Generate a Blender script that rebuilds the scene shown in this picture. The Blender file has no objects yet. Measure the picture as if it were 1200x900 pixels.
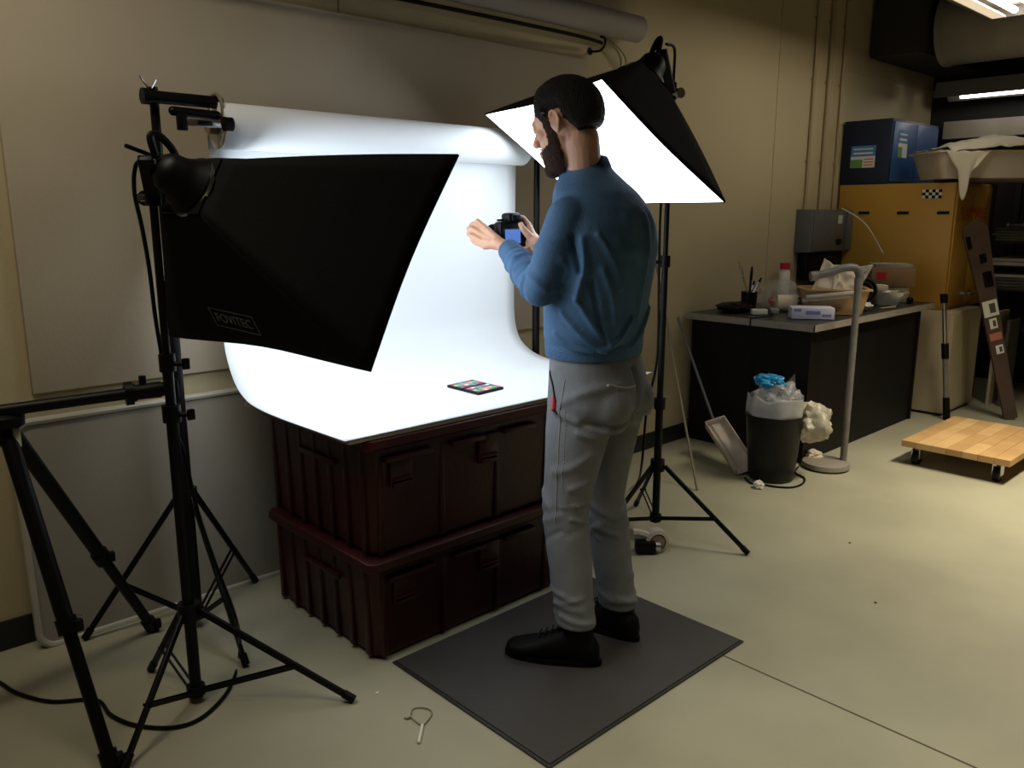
import bpy, bmesh, math, random
from mathutils import Vector, Matrix, noise
import numpy as np
from mathutils.bvhtree import BVHTree
random.seed(7)
V = Vector
PI = math.pi
scene = bpy.context.scene
COL = scene.collection

# ------------------------------------------------------------------ camera
cam_data = bpy.data.cameras.new('camera')
cam = bpy.data.objects.new('camera', cam_data)
COL.objects.link(cam)
cam.location = (0, 0, 1.4)
cam.rotation_euler = (math.radians(90 - 11.8), 0, math.radians(46.8 - 90))
cam_data.sensor_width = 36.0
cam_data.lens = 36.0 * 955 / 1200
cam_data.clip_start = 0.05
scene.camera = cam

# ------------------------------------------------------------------ world + exposure
scene.view_settings.view_transform = 'Standard'
scene.view_settings.look = 'None'
scene.view_settings.exposure = 0.0
scene.view_settings.gamma = 1.0
scene.view_settings.use_curve_mapping = False
world = bpy.data.worlds.new('world')
scene.world = world
world.use_nodes = True
world.node_tree.nodes['Background'].inputs[0].default_value = (0.9, 0.85, 0.75, 1)
world.node_tree.nodes['Background'].inputs[1].default_value = 0.006

# brightness of the lamps
SOFTBOX_STRENGTH = 4.2
CEIL_TUBE_STRENGTH = 14.0
FAR_TUBE_STRENGTH = 12.0

def area(name, loc, target, sx, sy, power, color):
    d = bpy.data.lights.new(name, 'AREA')
    d.shape = 'RECTANGLE'; d.size = sx; d.size_y = sy; d.energy = power; d.color = color
    o = bpy.data.objects.new(name, d); COL.objects.link(o)
    o.location = loc
    o.rotation_euler = (V(target) - V(loc)).to_track_quat('-Z', 'Y').to_euler()
    return o
# ceiling fluorescents of the workshop that hang outside the frame
WARM = (1.0, 0.90, 0.70)
for nm, loc, pw, sp in (('ceiling_light_right', (4.5, 0.6, 2.75), 44, 92), ('ceiling_light_behind', (1.3, 0.2, 2.75), 11, 75), ('ceiling_light_left', (0.1, 1.95, 2.9), 16, 160)):
    lo_ = area(nm, loc, (loc[0], loc[1], 0), 1.2, 0.3, pw, WARM)
    lo_.data.spread = math.radians(sp)

# ------------------------------------------------------------------ materials
def material(name, color, rough=0.6, metal=0.0, var=0.0, vscale=8.0, bump=0.0, bscale=60.0,
             color2=None, spec=0.5, trans=0.0, alpha=1.0, sheen=0.0, emit=None, estr=0.0, coat=0.0):
    m = bpy.data.materials.new(name)
    m.use_nodes = True
    nt = m.node_tree
    b = nt.nodes['Principled BSDF']
    b.inputs['Base Color'].default_value = (*color, 1)
    b.inputs['Roughness'].default_value = rough
    b.inputs['Metallic'].default_value = metal
    b.inputs['Specular IOR Level'].default_value = spec
    b.inputs['Transmission Weight'].default_value = trans
    b.inputs['Alpha'].default_value = alpha
    b.inputs['Sheen Weight'].default_value = sheen
    b.inputs['Coat Weight'].default_value = coat
    if emit:
        b.inputs['Emission Color'].default_value = (*emit, 1)
        b.inputs['Emission Strength'].default_value = estr
    tc = nt.nodes.new('ShaderNodeTexCoord')
    if var > 0 or color2:
        n = nt.nodes.new('ShaderNodeTexNoise')
        n.inputs['Scale'].default_value = vscale
        n.inputs['Detail'].default_value = 5
        nt.links.new(tc.outputs['Object'], n.inputs['Vector'])
        mx = nt.nodes.new('ShaderNodeMix'); mx.data_type = 'RGBA'
        c2 = color2 if color2 else tuple(c * (1 - var) for c in color)
        mx.inputs[6].default_value = (*color, 1)
        mx.inputs[7].default_value = (*c2, 1)
        rp = nt.nodes.new('ShaderNodeMapRange')
        rp.inputs[1].default_value = 0.35; rp.inputs[2].default_value = 0.65
        nt.links.new(n.outputs['Fac'], rp.inputs[0])
        nt.links.new(rp.outputs[0], mx.inputs[0])
        nt.links.new(mx.outputs[2], b.inputs['Base Color'])
    if bump > 0:
        n2 = nt.nodes.new('ShaderNodeTexNoise')
        n2.inputs['Scale'].default_value = bscale
        n2.inputs['Detail'].default_value = 6
        nt.links.new(tc.outputs['Object'], n2.inputs['Vector'])
        bp = nt.nodes.new('ShaderNodeBump')
        bp.inputs['Strength'].default_value = bump
        bp.inputs['Distance'].default_value = 0.01
        nt.links.new(n2.outputs['Fac'], bp.inputs['Height'])
        nt.links.new(bp.outputs[0], b.inputs['Normal'])
    return m

M = {}
M['floor'] = material('painted_concrete', (0.355, 0.335, 0.235), 0.45, var=0.14, vscale=2.2, bump=0.12, bscale=14, spec=0.4)
M['wall'] = material('wall_paint', (0.51, 0.425, 0.255), 0.7, var=0.06, vscale=1.5, bump=0.1, bscale=90)
M['ceiling'] = material('dark_ceiling', (0.045, 0.038, 0.03), 0.9, var=0.3, vscale=3)
M['dark_wall'] = material('dark_end_wall', (0.02, 0.018, 0.016), 0.9)
M['baseboard'] = material('black_rubber_base', (0.012, 0.011, 0.01), 0.6)
M['joint'] = material('floor_joint_dirt', (0.10, 0.085, 0.055), 0.9)
M['board'] = material('pinboard_paint', (0.47, 0.40, 0.30), 0.75, var=0.08, vscale=2, bump=0.1, bscale=60)
M['black'] = material('black_plastic', (0.003, 0.003, 0.0033), 0.45, spec=0.18)
M['black_metal'] = material('black_coated_metal', (0.0028, 0.0028, 0.0028), 0.45, spec=0.2)
M['black_fabric'] = material('black_nylon', (0.0055, 0.005, 0.005), 0.8, spec=0.12, bump=0.15, bscale=120)
M['silver'] = material('silver_metal', (0.6, 0.6, 0.6), 0.3, metal=1.0)
M['chrome'] = material('chrome', (0.75, 0.75, 0.78), 0.15, metal=1.0)
M['diffuser'] = material('lit_diffuser', (0.9, 0.9, 0.9), 0.8, emit=(0.83, 0.92, 1.0), estr=SOFTBOX_STRENGTH)
M['liner'] = material('silver_liner', (0.7, 0.72, 0.75), 0.35, metal=0.6)
M['white_paper'] = material('white_seamless_paper', (0.83, 0.855, 0.88), 0.75, spec=0.2)
M['grey_paper'] = material('grey_paper_roll', (0.33, 0.29, 0.26), 0.7, var=0.1, vscale=4)
M['edge_board'] = material('fibreboard', (0.35, 0.29, 0.18), 0.7)
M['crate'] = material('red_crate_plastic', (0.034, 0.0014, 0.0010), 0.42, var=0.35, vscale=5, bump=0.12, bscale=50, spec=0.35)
M['mat'] = material('grey_rubber_mat', (0.038, 0.033, 0.030), 0.65, var=0.15, vscale=5, bump=0.25, bscale=160)
M['mat_edge'] = material('black_rubber_edge', (0.012, 0.011, 0.011), 0.6)
M['table_grey'] = material('grey_table_plastic', (0.30, 0.27, 0.22), 0.5, var=0.1, vscale=3, bump=0.1, bscale=120)
M['table_edge'] = material('table_rim_plastic', (0.42, 0.40, 0.33), 0.4)
M['skin'] = material('skin', (0.60, 0.33, 0.22), 0.5, var=0.12, vscale=30, bump=0.08, bscale=150)
M['hair'] = material('dark_hair', (0.010, 0.007, 0.006), 0.6, bump=0.9, bscale=220, spec=0.25)
M['beard'] = material('dark_beard', (0.035, 0.018, 0.011), 0.75, bump=1.0, bscale=260, spec=0.2)
M['sweater'] = material('blue_knit', (0.058, 0.138, 0.270), 0.85, var=0.10, vscale=40, bump=0.35, bscale=260, sheen=0.0)
M['ribbing'] = material('blue_ribbed_knit', (0.055, 0.13, 0.255), 0.85, bump=0.5, bscale=200)
M['trouser'] = material('grey_twill', (0.185, 0.192, 0.208), 0.88, var=0.14, vscale=14, bump=0.3, bscale=300)
M['stitch'] = material('grey_thread', (0.32, 0.32, 0.32), 0.8)
M['shoe'] = material('black_shoe_leather', (0.0025, 0.0022, 0.0022), 0.6, spec=0.15)
M['red'] = material('red_tag', (0.5, 0.012, 0.02), 0.6)
M['screen'] = material('lit_camera_screen', (0.05, 0.1, 0.3), 0.3, emit=(0.10, 0.22, 0.62), estr=0.75)
M['desk_top'] = material('dark_laminate', (0.022, 0.026, 0.022), 0.35)
M['desk_edge'] = material('aluminium_edge', (0.33, 0.29, 0.25), 0.5, var=0.2, vscale=25)
M['desk_base'] = material('black_desk_panel', (0.006, 0.0055, 0.005), 0.55, spec=0.2, var=0.3, vscale=12)
M['yellow'] = material('yellow_cabinet_paint', (0.48, 0.26, 0.035), 0.45, var=0.08, vscale=2.5)
M['navy'] = material('navy_cabinet_paint', (0.006, 0.012, 0.035), 0.5)
M['blue'] = material('blue_cabinet_paint', (0.018, 0.085, 0.27), 0.4)
M['cream'] = material('cream_cabinet_paint', (0.46, 0.38, 0.24), 0.6, var=0.06)
M['label_white'] = material('white_label', (0.7, 0.68, 0.6), 0.6)
M['label_blue'] = material('blue_label', (0.06, 0.22, 0.5), 0.6)
M['label_green'] = material('green_label', (0.12, 0.3, 0.07), 0.6)
M['label_red'] = material('red_print', (0.50, 0.05, 0.012), 0.6)
M['tub'] = material('cream_tub_plastic', (0.55, 0.47, 0.37), 0.45)
M['cloth'] = material('cream_cloth', (0.66, 0.60, 0.47), 0.9, bump=0.3, bscale=40)
M['grey_box'] = material('grey_electric_box', (0.11, 0.115, 0.105), 0.45)
M['conduit'] = material('painted_conduit', (0.40, 0.32, 0.18), 0.5)
M['tan'] = material('tan_plastic', (0.42, 0.26, 0.12), 0.6)
M['cardboard'] = material('cardboard', (0.27, 0.16, 0.08), 0.8, var=0.1)
M['crumple'] = material('crumpled_paper', (0.72, 0.62, 0.48), 0.85)
M['glove_box'] = material('lavender_carton', (0.52, 0.52, 0.62), 0.6)
M['print_blue'] = material('blue_print', (0.18, 0.2, 0.45), 0.6)
M['foil'] = material('aluminium_foil', (0.6, 0.6, 0.55), 0.35, metal=0.8, bump=0.8, bscale=30)
M['clear'] = material('clear_plastic', (0.75, 0.75, 0.72), 0.12, alpha=0.25, bump=0.6, bscale=30)
M['bag'] = material('translucent_bag', (0.62, 0.62, 0.62), 0.15, alpha=0.42, bump=0.8, bscale=25)
M['bag_warm'] = material('warm_translucent_bag', (0.62, 0.56, 0.42), 0.25, alpha=0.66, bump=0.8, bscale=25)
M['bag_blue'] = material('blue_bag', (0.02, 0.26, 0.52), 0.3, bump=0.8, bscale=30)
M['bin'] = material('black_bin_plastic', (0.005, 0.005, 0.005), 0.4, spec=0.3)
M['pan'] = material('dirty_white_plastic', (0.60, 0.54, 0.47), 0.5, var=0.25, vscale=12, color2=(0.48, 0.40, 0.33))
M['pipe'] = material('grey_pipe', (0.19, 0.18, 0.16), 0.5, var=0.2, vscale=30)
M['hose'] = material('grey_hose', (0.12, 0.115, 0.12), 0.5)
M['base_grey'] = material('grey_base_plastic', (0.24, 0.21, 0.17), 0.5)
M['rod'] = material('tan_rod', (0.20, 0.165, 0.105), 0.5)
M['maple'] = material('maple_plank', (0.60, 0.385, 0.165), 0.5, var=0.18, vscale=6)
M['maple2'] = material('maple_plank_dark', (0.50, 0.30, 0.12), 0.5, var=0.18, vscale=6)
M['brown'] = material('brown_board', (0.085, 0.048, 0.03), 0.7, var=0.25, vscale=8)
M['rack'] = material('rack_steel', (0.02, 0.02, 0.02), 0.5)
M['stack_grey'] = material('grey_stack', (0.10, 0.09, 0.075), 0.7, var=0.4, vscale=12)
M['stack_white'] = material('pale_stack', (0.45, 0.42, 0.35), 0.7, var=0.2, vscale=12)
M['tube_lit'] = material('lit_fluorescent_tube', (0.9, 0.9, 0.9), 0.5, emit=(1.0, 0.95, 0.86), estr=FAR_TUBE_STRENGTH)
M['panel_lit'] = material('lit_lamp_lens', (0.9, 0.9, 0.9), 0.5, emit=(1.0, 0.93, 0.80), estr=CEIL_TUBE_STRENGTH)
M['reflector'] = material('lit_acrylic_lens', (0.75, 0.66, 0.52), 0.45, emit=(1.0, 0.80, 0.55), estr=0.75)
M['housing'] = material('lamp_housing', (0.12, 0.105, 0.09), 0.5)
M['duct'] = material('grey_duct', (0.33, 0.29, 0.23), 0.45, var=0.2, vscale=4, bump=0.2, bscale=10)
M['wire_white'] = material('white_wire', (0.7, 0.66, 0.55), 0.5)
M['lip'] = material('lips', (0.35, 0.12, 0.09), 0.5)
M['tape_white'] = material('dusty_white_plastic', (0.42, 0.38, 0.30), 0.5)
M['pink'] = material('pink_plastic', (0.45, 0.16, 0.11), 0.5)

# ------------------------------------------------------------------ helpers
def tag(o, label=None, cat=None, group=None, kind=None):
    if label: o['label'] = label
    if cat: o['category'] = cat
    if group: o['group'] = group
    if kind: o['kind'] = kind
    return o

def empty(name, loc, rz=0.0, label=None, cat=None, group=None):
    o = bpy.data.objects.new(name, None); COL.objects.link(o)
    o.location = loc; o.rotation_euler = (0, 0, rz); o.empty_display_size = 0.1
    tag(o, label, cat, group)
    return o

def world_matrix(o):
    m = Matrix.LocRotScale(o.location, o.rotation_euler, o.scale)
    return world_matrix(o.parent) @ m if o.parent else m

class MB:
    """collects shapes in WORLD coordinates; build() links one mesh object"""
    def __init__(s): s.bm = bmesh.new()
    def box(s, c, size, rot=None, bev=0.0):
        g = bmesh.ops.create_cube(s.bm, size=1.0)
        R = rot.to_4x4() if rot is not None else Matrix.Identity(4)
        m = Matrix.Translation(V(c)) @ R @ Matrix.Diagonal((*size, 1))
        bmesh.ops.transform(s.bm, matrix=m, verts=g['verts'])
        if bev > 0:
            es = list({e for v in g['verts'] for e in v.link_edges})
            bmesh.ops.bevel(s.bm, geom=es, offset=bev, segments=2, affect='EDGES', profile=0.5)
        return s
    def bb(s, a, b, bev=0.0):
        a, b = V(a), V(b)
        return s.box((a + b) / 2, tuple(abs(q) for q in (b - a)), None, bev)
    def cyl(s, p0, p1, r0, r1=None, seg=14, caps=True):
        p0, p1 = V(p0), V(p1)
        r1 = r0 if r1 is None else r1
        d = p1 - p0
        q = d.to_track_quat('Z', 'Y').to_matrix().to_4x4()
        m = Matrix.Translation((p0 + p1) / 2) @ q
        bmesh.ops.create_cone(s.bm, cap_ends=caps, cap_tris=False, segments=seg, radius1=r0, radius2=r1, depth=d.length, matrix=m)
        return s
    def ball(s, c, r, seg=14, sc=(1, 1, 1), rot=None):
        m = Matrix.Translation(V(c)) @ (rot.to_4x4() if rot is not None else Matrix.Identity(4)) @ Matrix.Diagonal((r * sc[0], r * sc[1], r * sc[2], 1))
        bmesh.ops.create_uvsphere(s.bm, u_segments=seg, v_segments=max(6, seg // 2 + 1), radius=1.0, matrix=m)
        return s
    def cap(s, p0, p1, r0, r1=None, seg=14):
        r1 = r0 if r1 is None else r1
        s.cyl(p0, p1, r0, r1, seg); s.ball(p0, r0, seg); s.ball(p1, r1, seg)
        return s
    def tube(s, pts, r, seg=8, closed=False, smooth=0):
        pts = [V(p) for p in pts]
        if smooth: pts = catmull(pts, smooth)
        n = len(pts); rings = []
        prev = None
        for i, p in enumerate(pts):
            a = pts[max(i - 1, 0)]; b = pts[min(i + 1, n - 1)]
            if closed: a = pts[(i - 1) % n]; b = pts[(i + 1) % n]
            t = (b - a).normalized()
            if prev is None:
                u = t.cross(V((0, 0, 1)))
                if u.length < 1e-3: u = t.cross(V((1, 0, 0)))
            else:
                u = prev - t * prev.dot(t)
            u.normalize(); prev = u
            w = t.cross(u)
            rr = r[i * (len(r) - 1) // max(1, n - 1)] if isinstance(r, (list, tuple)) else r
            rings.append([s.bm.verts.new(p + (u * math.cos(k * 2 * PI / seg) + w * math.sin(k * 2 * PI / seg)) * rr) for k in range(seg)])
        m = n if closed else n - 1
        for i in range(m):
            A = rings[i]; B = rings[(i + 1) % n]
            for k in range(seg):
                s.bm.faces.new((A[k], A[(k + 1) % seg], B[(k + 1) % seg], B[k]))
        if not closed:
            s.bm.faces.new(rings[0][::-1]); s.bm.faces.new(rings[-1])
        return s
    def lathe(s, origin, axis, prof, seg=24, close=True):
        axis = V(axis).normalized(); o = V(origin)
        u = axis.cross(V((0, 0, 1)))
        if u.length < 1e-3: u = V((1, 0, 0))
        u.normalize(); w = axis.cross(u)
        rings = []
        for r, h in prof:
            rings.append([s.bm.verts.new(o + axis * h + (u * math.cos(k * 2 * PI / seg) + w * math.sin(k * 2 * PI / seg)) * max(r, 1e-4)) for k in range(seg)])
        for A, B in zip(rings, rings[1:]):
            for k in range(seg):
                s.bm.faces.new((A[k], A[(k + 1) % seg], B[(k + 1) % seg], B[k]))
        if close:
            s.bm.faces.new(rings[0][::-1]); s.bm.faces.new(rings[-1])
        return s
    def loft(s, rings, close=True):
        R = [[s.bm.verts.new(V(p)) for p in r] for r in rings]
        n = len(R[0])
        for A, B in zip(R, R[1:]):
            for k in range(n):
                s.bm.faces.new((A[k], A[(k + 1) % n], B[(k + 1) % n], B[k]))
        if close:
            s.bm.faces.new(R[0][::-1]); s.bm.faces.new(R[-1])
        return s
    def grid(s, fn, nu, nv):
        g = [[s.bm.verts.new(V(fn(i / nu, j / nv))) for j in range(nv + 1)] for i in range(nu + 1)]
        for i in range(nu):
            for j in range(nv):
                s.bm.faces.new((g[i][j], g[i + 1][j], g[i + 1][j + 1], g[i][j + 1]))
        return s
    def prism(s, poly, off):
        off = V(off)
        a = [s.bm.verts.new(V(p)) for p in poly]; b = [s.bm.verts.new(V(p) + off) for p in poly]
        n = len(a)
        s.bm.faces.new(a[::-1]); s.bm.faces.new(b)
        for k in range(n): s.bm.faces.new((a[k], a[(k + 1) % n], b[(k + 1) % n], b[k]))
        return s
    def build(s, name, mat, parent=None, smooth=True, thick=0.0, angle=40):
        bmesh.ops.recalc_face_normals(s.bm, faces=s.bm.faces[:])
        if parent is not None:
            s.bm.transform(world_matrix(parent).inverted())
        me = bpy.data.meshes.new(name); s.bm.to_mesh(me); s.bm.free()
        me.materials.append(M[mat] if isinstance(mat, str) else mat)
        if smooth and len(me.polygons):
            me.polygons.foreach_set('use_smooth', [True] * len(me.polygons))
            try: me.set_sharp_from_angle(angle=math.radians(angle))
            except Exception: pass
        o = bpy.data.objects.new(name, me); COL.objects.link(o)
        if parent is not None: o.parent = parent
        if thick > 0:
            md = o.modifiers.new('solid', 'SOLIDIFY'); md.thickness = thick; md.offset = 0
        return o

def catmull(pts, sub):
    out = []
    n = len(pts)
    for i in range(n - 1):
        p0 = pts[max(i - 1, 0)]; p1 = pts[i]; p2 = pts[i + 1]; p3 = pts[min(i + 2, n - 1)]
        for k in range(sub):
            t = k / sub
            out.append(0.5 * ((2 * p1) + (p2 - p0) * t + (2 * p0 - 5 * p1 + 4 * p2 - p3) * t * t + (3 * p1 - p0 - 3 * p2 + p3) * t ** 3))
    out.append(pts[-1].copy())
    return out

def frame(x, y):
    """rotation whose local X is x and local Y as near to y as possible"""
    x = V(x).normalized(); z = x.cross(V(y)).normalized(); y = z.cross(x)
    return Matrix((x, y, z)).transposed()

def text_mesh(txt, size, loc, rot, name, mat, parent, depth=0.0008, spacing=1.0, xscale=1.0):
    cu = bpy.data.curves.new('text', 'FONT'); cu.body = txt; cu.size = size; cu.extrude = depth
    cu.align_x = 'CENTER'; cu.align_y = 'CENTER'; cu.space_character = spacing
    to = bpy.data.objects.new('text', cu); COL.objects.link(to)
    bpy.context.view_layer.update()
    me = bpy.data.meshes.new_from_object(to.evaluated_get(bpy.context.evaluated_depsgraph_get()))
    bpy.data.objects.remove(to)
    me.transform(Matrix.Diagonal((xscale, 1, 1, 1)))
    me.transform(Matrix.Translation(V(loc)) @ rot.to_4x4())
    if parent is not None: me.transform(world_matrix(parent).inverted())
    me.materials.clear(); me.materials.append(M[mat])
    o = bpy.data.objects.new(name, me); COL.objects.link(o)
    if parent is not None: o.parent = parent
    return o

# ------------------------------------------------------------------ the setting
WY = 2.92
tag(MB().bb((-3.5, -4.0, -0.1), (9.2, WY + 0.2, 0)).build('floor', 'floor'), 'beige painted concrete workshop floor', None, None, 'structure')
tag(MB().bb((-3.5, -4.0, 3.0), (9.2, WY + 0.2, 3.1)).build('ceiling', 'ceiling'), kind='structure')
wall = MB().bb((-3.5, WY + 0.012, 0), (9.2, WY + 0.2, 3.0)).build('wall_back', 'wall')
tag(wall, kind='structure')
for x0, x1, z0, z1 in ((-3.5, -0.7, 0, 3.0), (-0.694, 1.82, 0, 3.0), (1.826, 5.137, 0, 3.0), (5.143, 6.07, 0, 3.0), (6.076, 9.2, 0, 2.43)):
    MB().bb((x0, WY, z0), (x1, WY + 0.012, z1), 0.0015).build('wall_panel', 'wall', wall, smooth=False)
MB().bb((6.05, WY - 0.006, 2.425), (9.2, WY + 0.01, 2.445)).build('ledge', 'wall', wall)
tag(MB().bb((7.75, -4.0, 0), (7.95, WY, 3.0)).build('wall_right', 'dark_wall'), kind='structure')
tag(MB().bb((-3.7, -4.0, 0), (-3.5, WY + 0.2, 3.0)).build('wall_left', 'wall'), kind='structure')
tag(MB().bb((-3.7, -4.2, 0), (9.2, -4.0, 3.0)).build('wall_front', 'wall'), kind='structure')
tag(MB().bb((-3.5, WY - 0.012, 0), (4.26, WY, 0.10), 0.003).build('baseboard_back', 'baseboard'), kind='structure')
tag(MB().bb((2.14, -2.0, 0.0), (2.146, 1.29, 0.0012)).build('trim_1', 'joint', smooth=False), 'thin dark joint line in the concrete floor', None, None, 'structure')

# conduits running down the wall into the grey switch boxes
conduit_g = 'conduits down the wall'
for k, (x, r, lab) in enumerate(((5.60, 0.012, 'thin painted conduit, left of three above the grey switch boxes'),
                            (5.81, 0.017, 'thick painted conduit, middle of three above the grey switch boxes'),
                            (6.02, 0.012, 'thin painted conduit, right of three above the grey switch boxes'))):
    c = empty('conduit', (x, WY, 1.43)); tag(c, lab, 'conduit', conduit_g)
    MB().cyl((x, WY - r - 0.002, 1.43), (x, WY - r - 0.002, 2.998), r, seg=12).build('pipe', 'conduit', c)
    for z in (1.75, 2.3, 2.7):
        MB().bb((x - 0.03, WY - 0.004, z), (x + 0.03, WY, z + 0.02)).cyl((x, WY - r - 0.002, z), (x, WY - r - 0.002, z + 0.02), r + 0.003).build('strap', 'conduit', c)
for (x0, x1, lab) in ((5.50, 5.97, 'larger grey steel switch box on the wall, left of the pair'), (6.0, 6.32, 'smaller grey steel switch box on the wall beside the yellow cabinet')):
    b = empty('switch_box', ((x0 + x1) / 2, WY, 1.13)); tag(b, lab, 'electrical box', 'switch boxes on the wall')
    MB().bb((x0, WY - 0.13, 1.13), (x1, WY, 1.43), 0.006).build('box_body', 'grey_box', b)
    MB().bb((x0 + 0.01, WY - 0.142, 1.14), (x1 - 0.01, WY - 0.13, 1.42), 0.004).build('door_panel', 'grey_box', b)
    MB().bb((x1 - 0.11, WY - 0.150, 1.33), (x1 - 0.06, WY - 0.142, 1.39)).build('label_plate', 'label_white', b)
    MB().cyl((x1 - 0.10, WY - 0.165, 1.20), (x1 - 0.10, WY - 0.142, 1.20), 0.022).build('knob', 'black', b)
MB_ = MB().bb((5.56, WY - 0.08, 0.93), (6.1, WY, 1.125), 0.01)
tag(MB_.build('outlet_strip', 'black'), 'black wiring trough under the grey switch boxes', 'wiring trough')
tag(MB().tube([(5.86, WY - 0.16, 1.44), (5.95, WY - 0.3, 1.33), (6.02, WY - 0.42, 1.12)], 0.004, smooth=6).build('cord_or_cable', 'wire_white'), 'thin white cord slanting across the grey switch boxes', 'cord')  # a plain white cord in front of the switch boxes

# ------------------------------------------------------------------ board on the wall, roll overhead
pb = MB().bb((0.625, WY - 0.022, 0.835), (3.24, WY, 2.155), 0.003).build('wall_board', 'board')
tag(pb, 'large pale rectangular board fixed to the wall behind the white backdrop', 'board')

rt = empty('paper_roll', (1.9, 2.82, 2.365)); tag(rt, 'grey paper roll hung high on the wall above the pale board', 'paper roll')
MB().lathe((0.0, 2.82, 2.328), (1, 0, 0), [(0.028, 0.02), (0.064, 0.0), (0.064, 3.535), (0.03, 3.53), (0.028, 3.4)], 28).build('paper', 'grey_paper', rt)
MB().cyl((-0.05, 2.82, 2.328), (3.57, 2.82, 2.328), 0.024).build('core', 'cardboard', rt)
hk = 'black hooks holding the grey roll'
for x, lab in ((3.60, 'black hook on the wall past the right end of the grey roll'), (3.28, 'black hook under the grey roll near its right end'), (0.4, 'black hook under the grey roll near its left end')):
    zc = 2.345 if x > 3.5 else 2.232
    y = 2.85
    pts = [(x, WY, zc - 0.03), (x, y, zc - 0.035), (x, y - 0.03, zc - 0.01), (x, y - 0.028, zc + 0.02), (x, y, zc + 0.03)]
    tag(MB().tube(pts, 0.006, smooth=5).ball((x, WY - 0.004, zc - 0.03), 0.018, sc=(1, .3, 1)).build('wall_hook', 'black'), lab, 'hook', hk)
tag(MB().tube([(0.2, 2.80, 2.23), (1.2, 2.80, 2.215), (2.2, 2.80, 2.226), (3.0, 2.80, 2.23), (3.28, 2.84, 2.232)], 0.009, smooth=6).build('cord_or_cable', 'black'), 'black cord running along under the grey paper roll', 'cord')  # plain black cord along the roll, not an electric cable
tag(MB().tube([(3.34, 2.86, 2.26), (3.47, 2.88, 2.2), (3.50, 2.9, 2.08), (3.50, 2.90, 1.75)], 0.005, smooth=5).tube([(3.36, 2.86, 2.26), (3.51, 2.88, 2.2), (3.545, 2.9, 2.08), (3.54, 2.90, 1.7)], 0.004, smooth=5).build('pull_string', 'rod'), 'looped pull string hanging from the right end of the grey roll', 'string')

# ------------------------------------------------------------------ seamless backdrop
back = empty('backdrop', (1.86, 2.64, 0.757)); tag(back, 'white seamless paper backdrop sweeping from its roll down onto the red crates', 'backdrop')
MB().lathe((1.17, 2.62, 1.675), (1, 0, 0), [(0.03, 0.0), (0.072, 0.0), (0.072, 1.345), (0.03, 1.345)], 36).build('paper_roll', 'white_paper', back)
def sweep(u, v):
    path = [(2.686, 1.70), (2.692, 1.5), (2.70, 1.2), (2.70, 0.98), (2.682, 0.89), (2.642, 0.822), (2.58, 0.782), (2.50, 0.765), (2.35, 0.758), (2.15, 0.7575), (1.982, 0.7575)]
    return path
pth = catmull([V((0, y, z)) for y, z in sweep(0, 0)], 5)
def backfn(u, v):
    k = v * (len(pth) - 1); i = min(int(k), len(pth) - 2); p = pth[i].lerp(pth[i + 1], k - i)
    xl = 1.165 + 0.035 * min(1, max(0, v)); xr = 2.515 + 0.13 * max(0, v - 0.45) / 0.55
    x = xl + (xr - xl) * u
    z = p.z
    if u > 0.93 and v > 0.9: z += 0.012 * (u - 0.93) / 0.07 * (v - 0.9) / 0.1
    y = p.y - (0.035 * u if v < 0.75 else 0.035 * u * max(0, 1 - (v - 0.75) / 0.1)) * 1.0
    return (x, y, z)
MB().grid(backfn, 24, len(pth) - 1).build('paper_sweep', 'white_paper', back, thick=0.0015, angle=80)
MB().cyl((1.14, 2.62, 1.675), (2.56, 2.62, 1.675), 0.028).build('core', 'cardboard', back)
tag(MB().bb((1.215, 1.987, 0.742), (2.58, 2.66, 0.755)).build('support_board', 'edge_board'), 'thin tan board under the white paper on top of the red crates', 'board')

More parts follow.
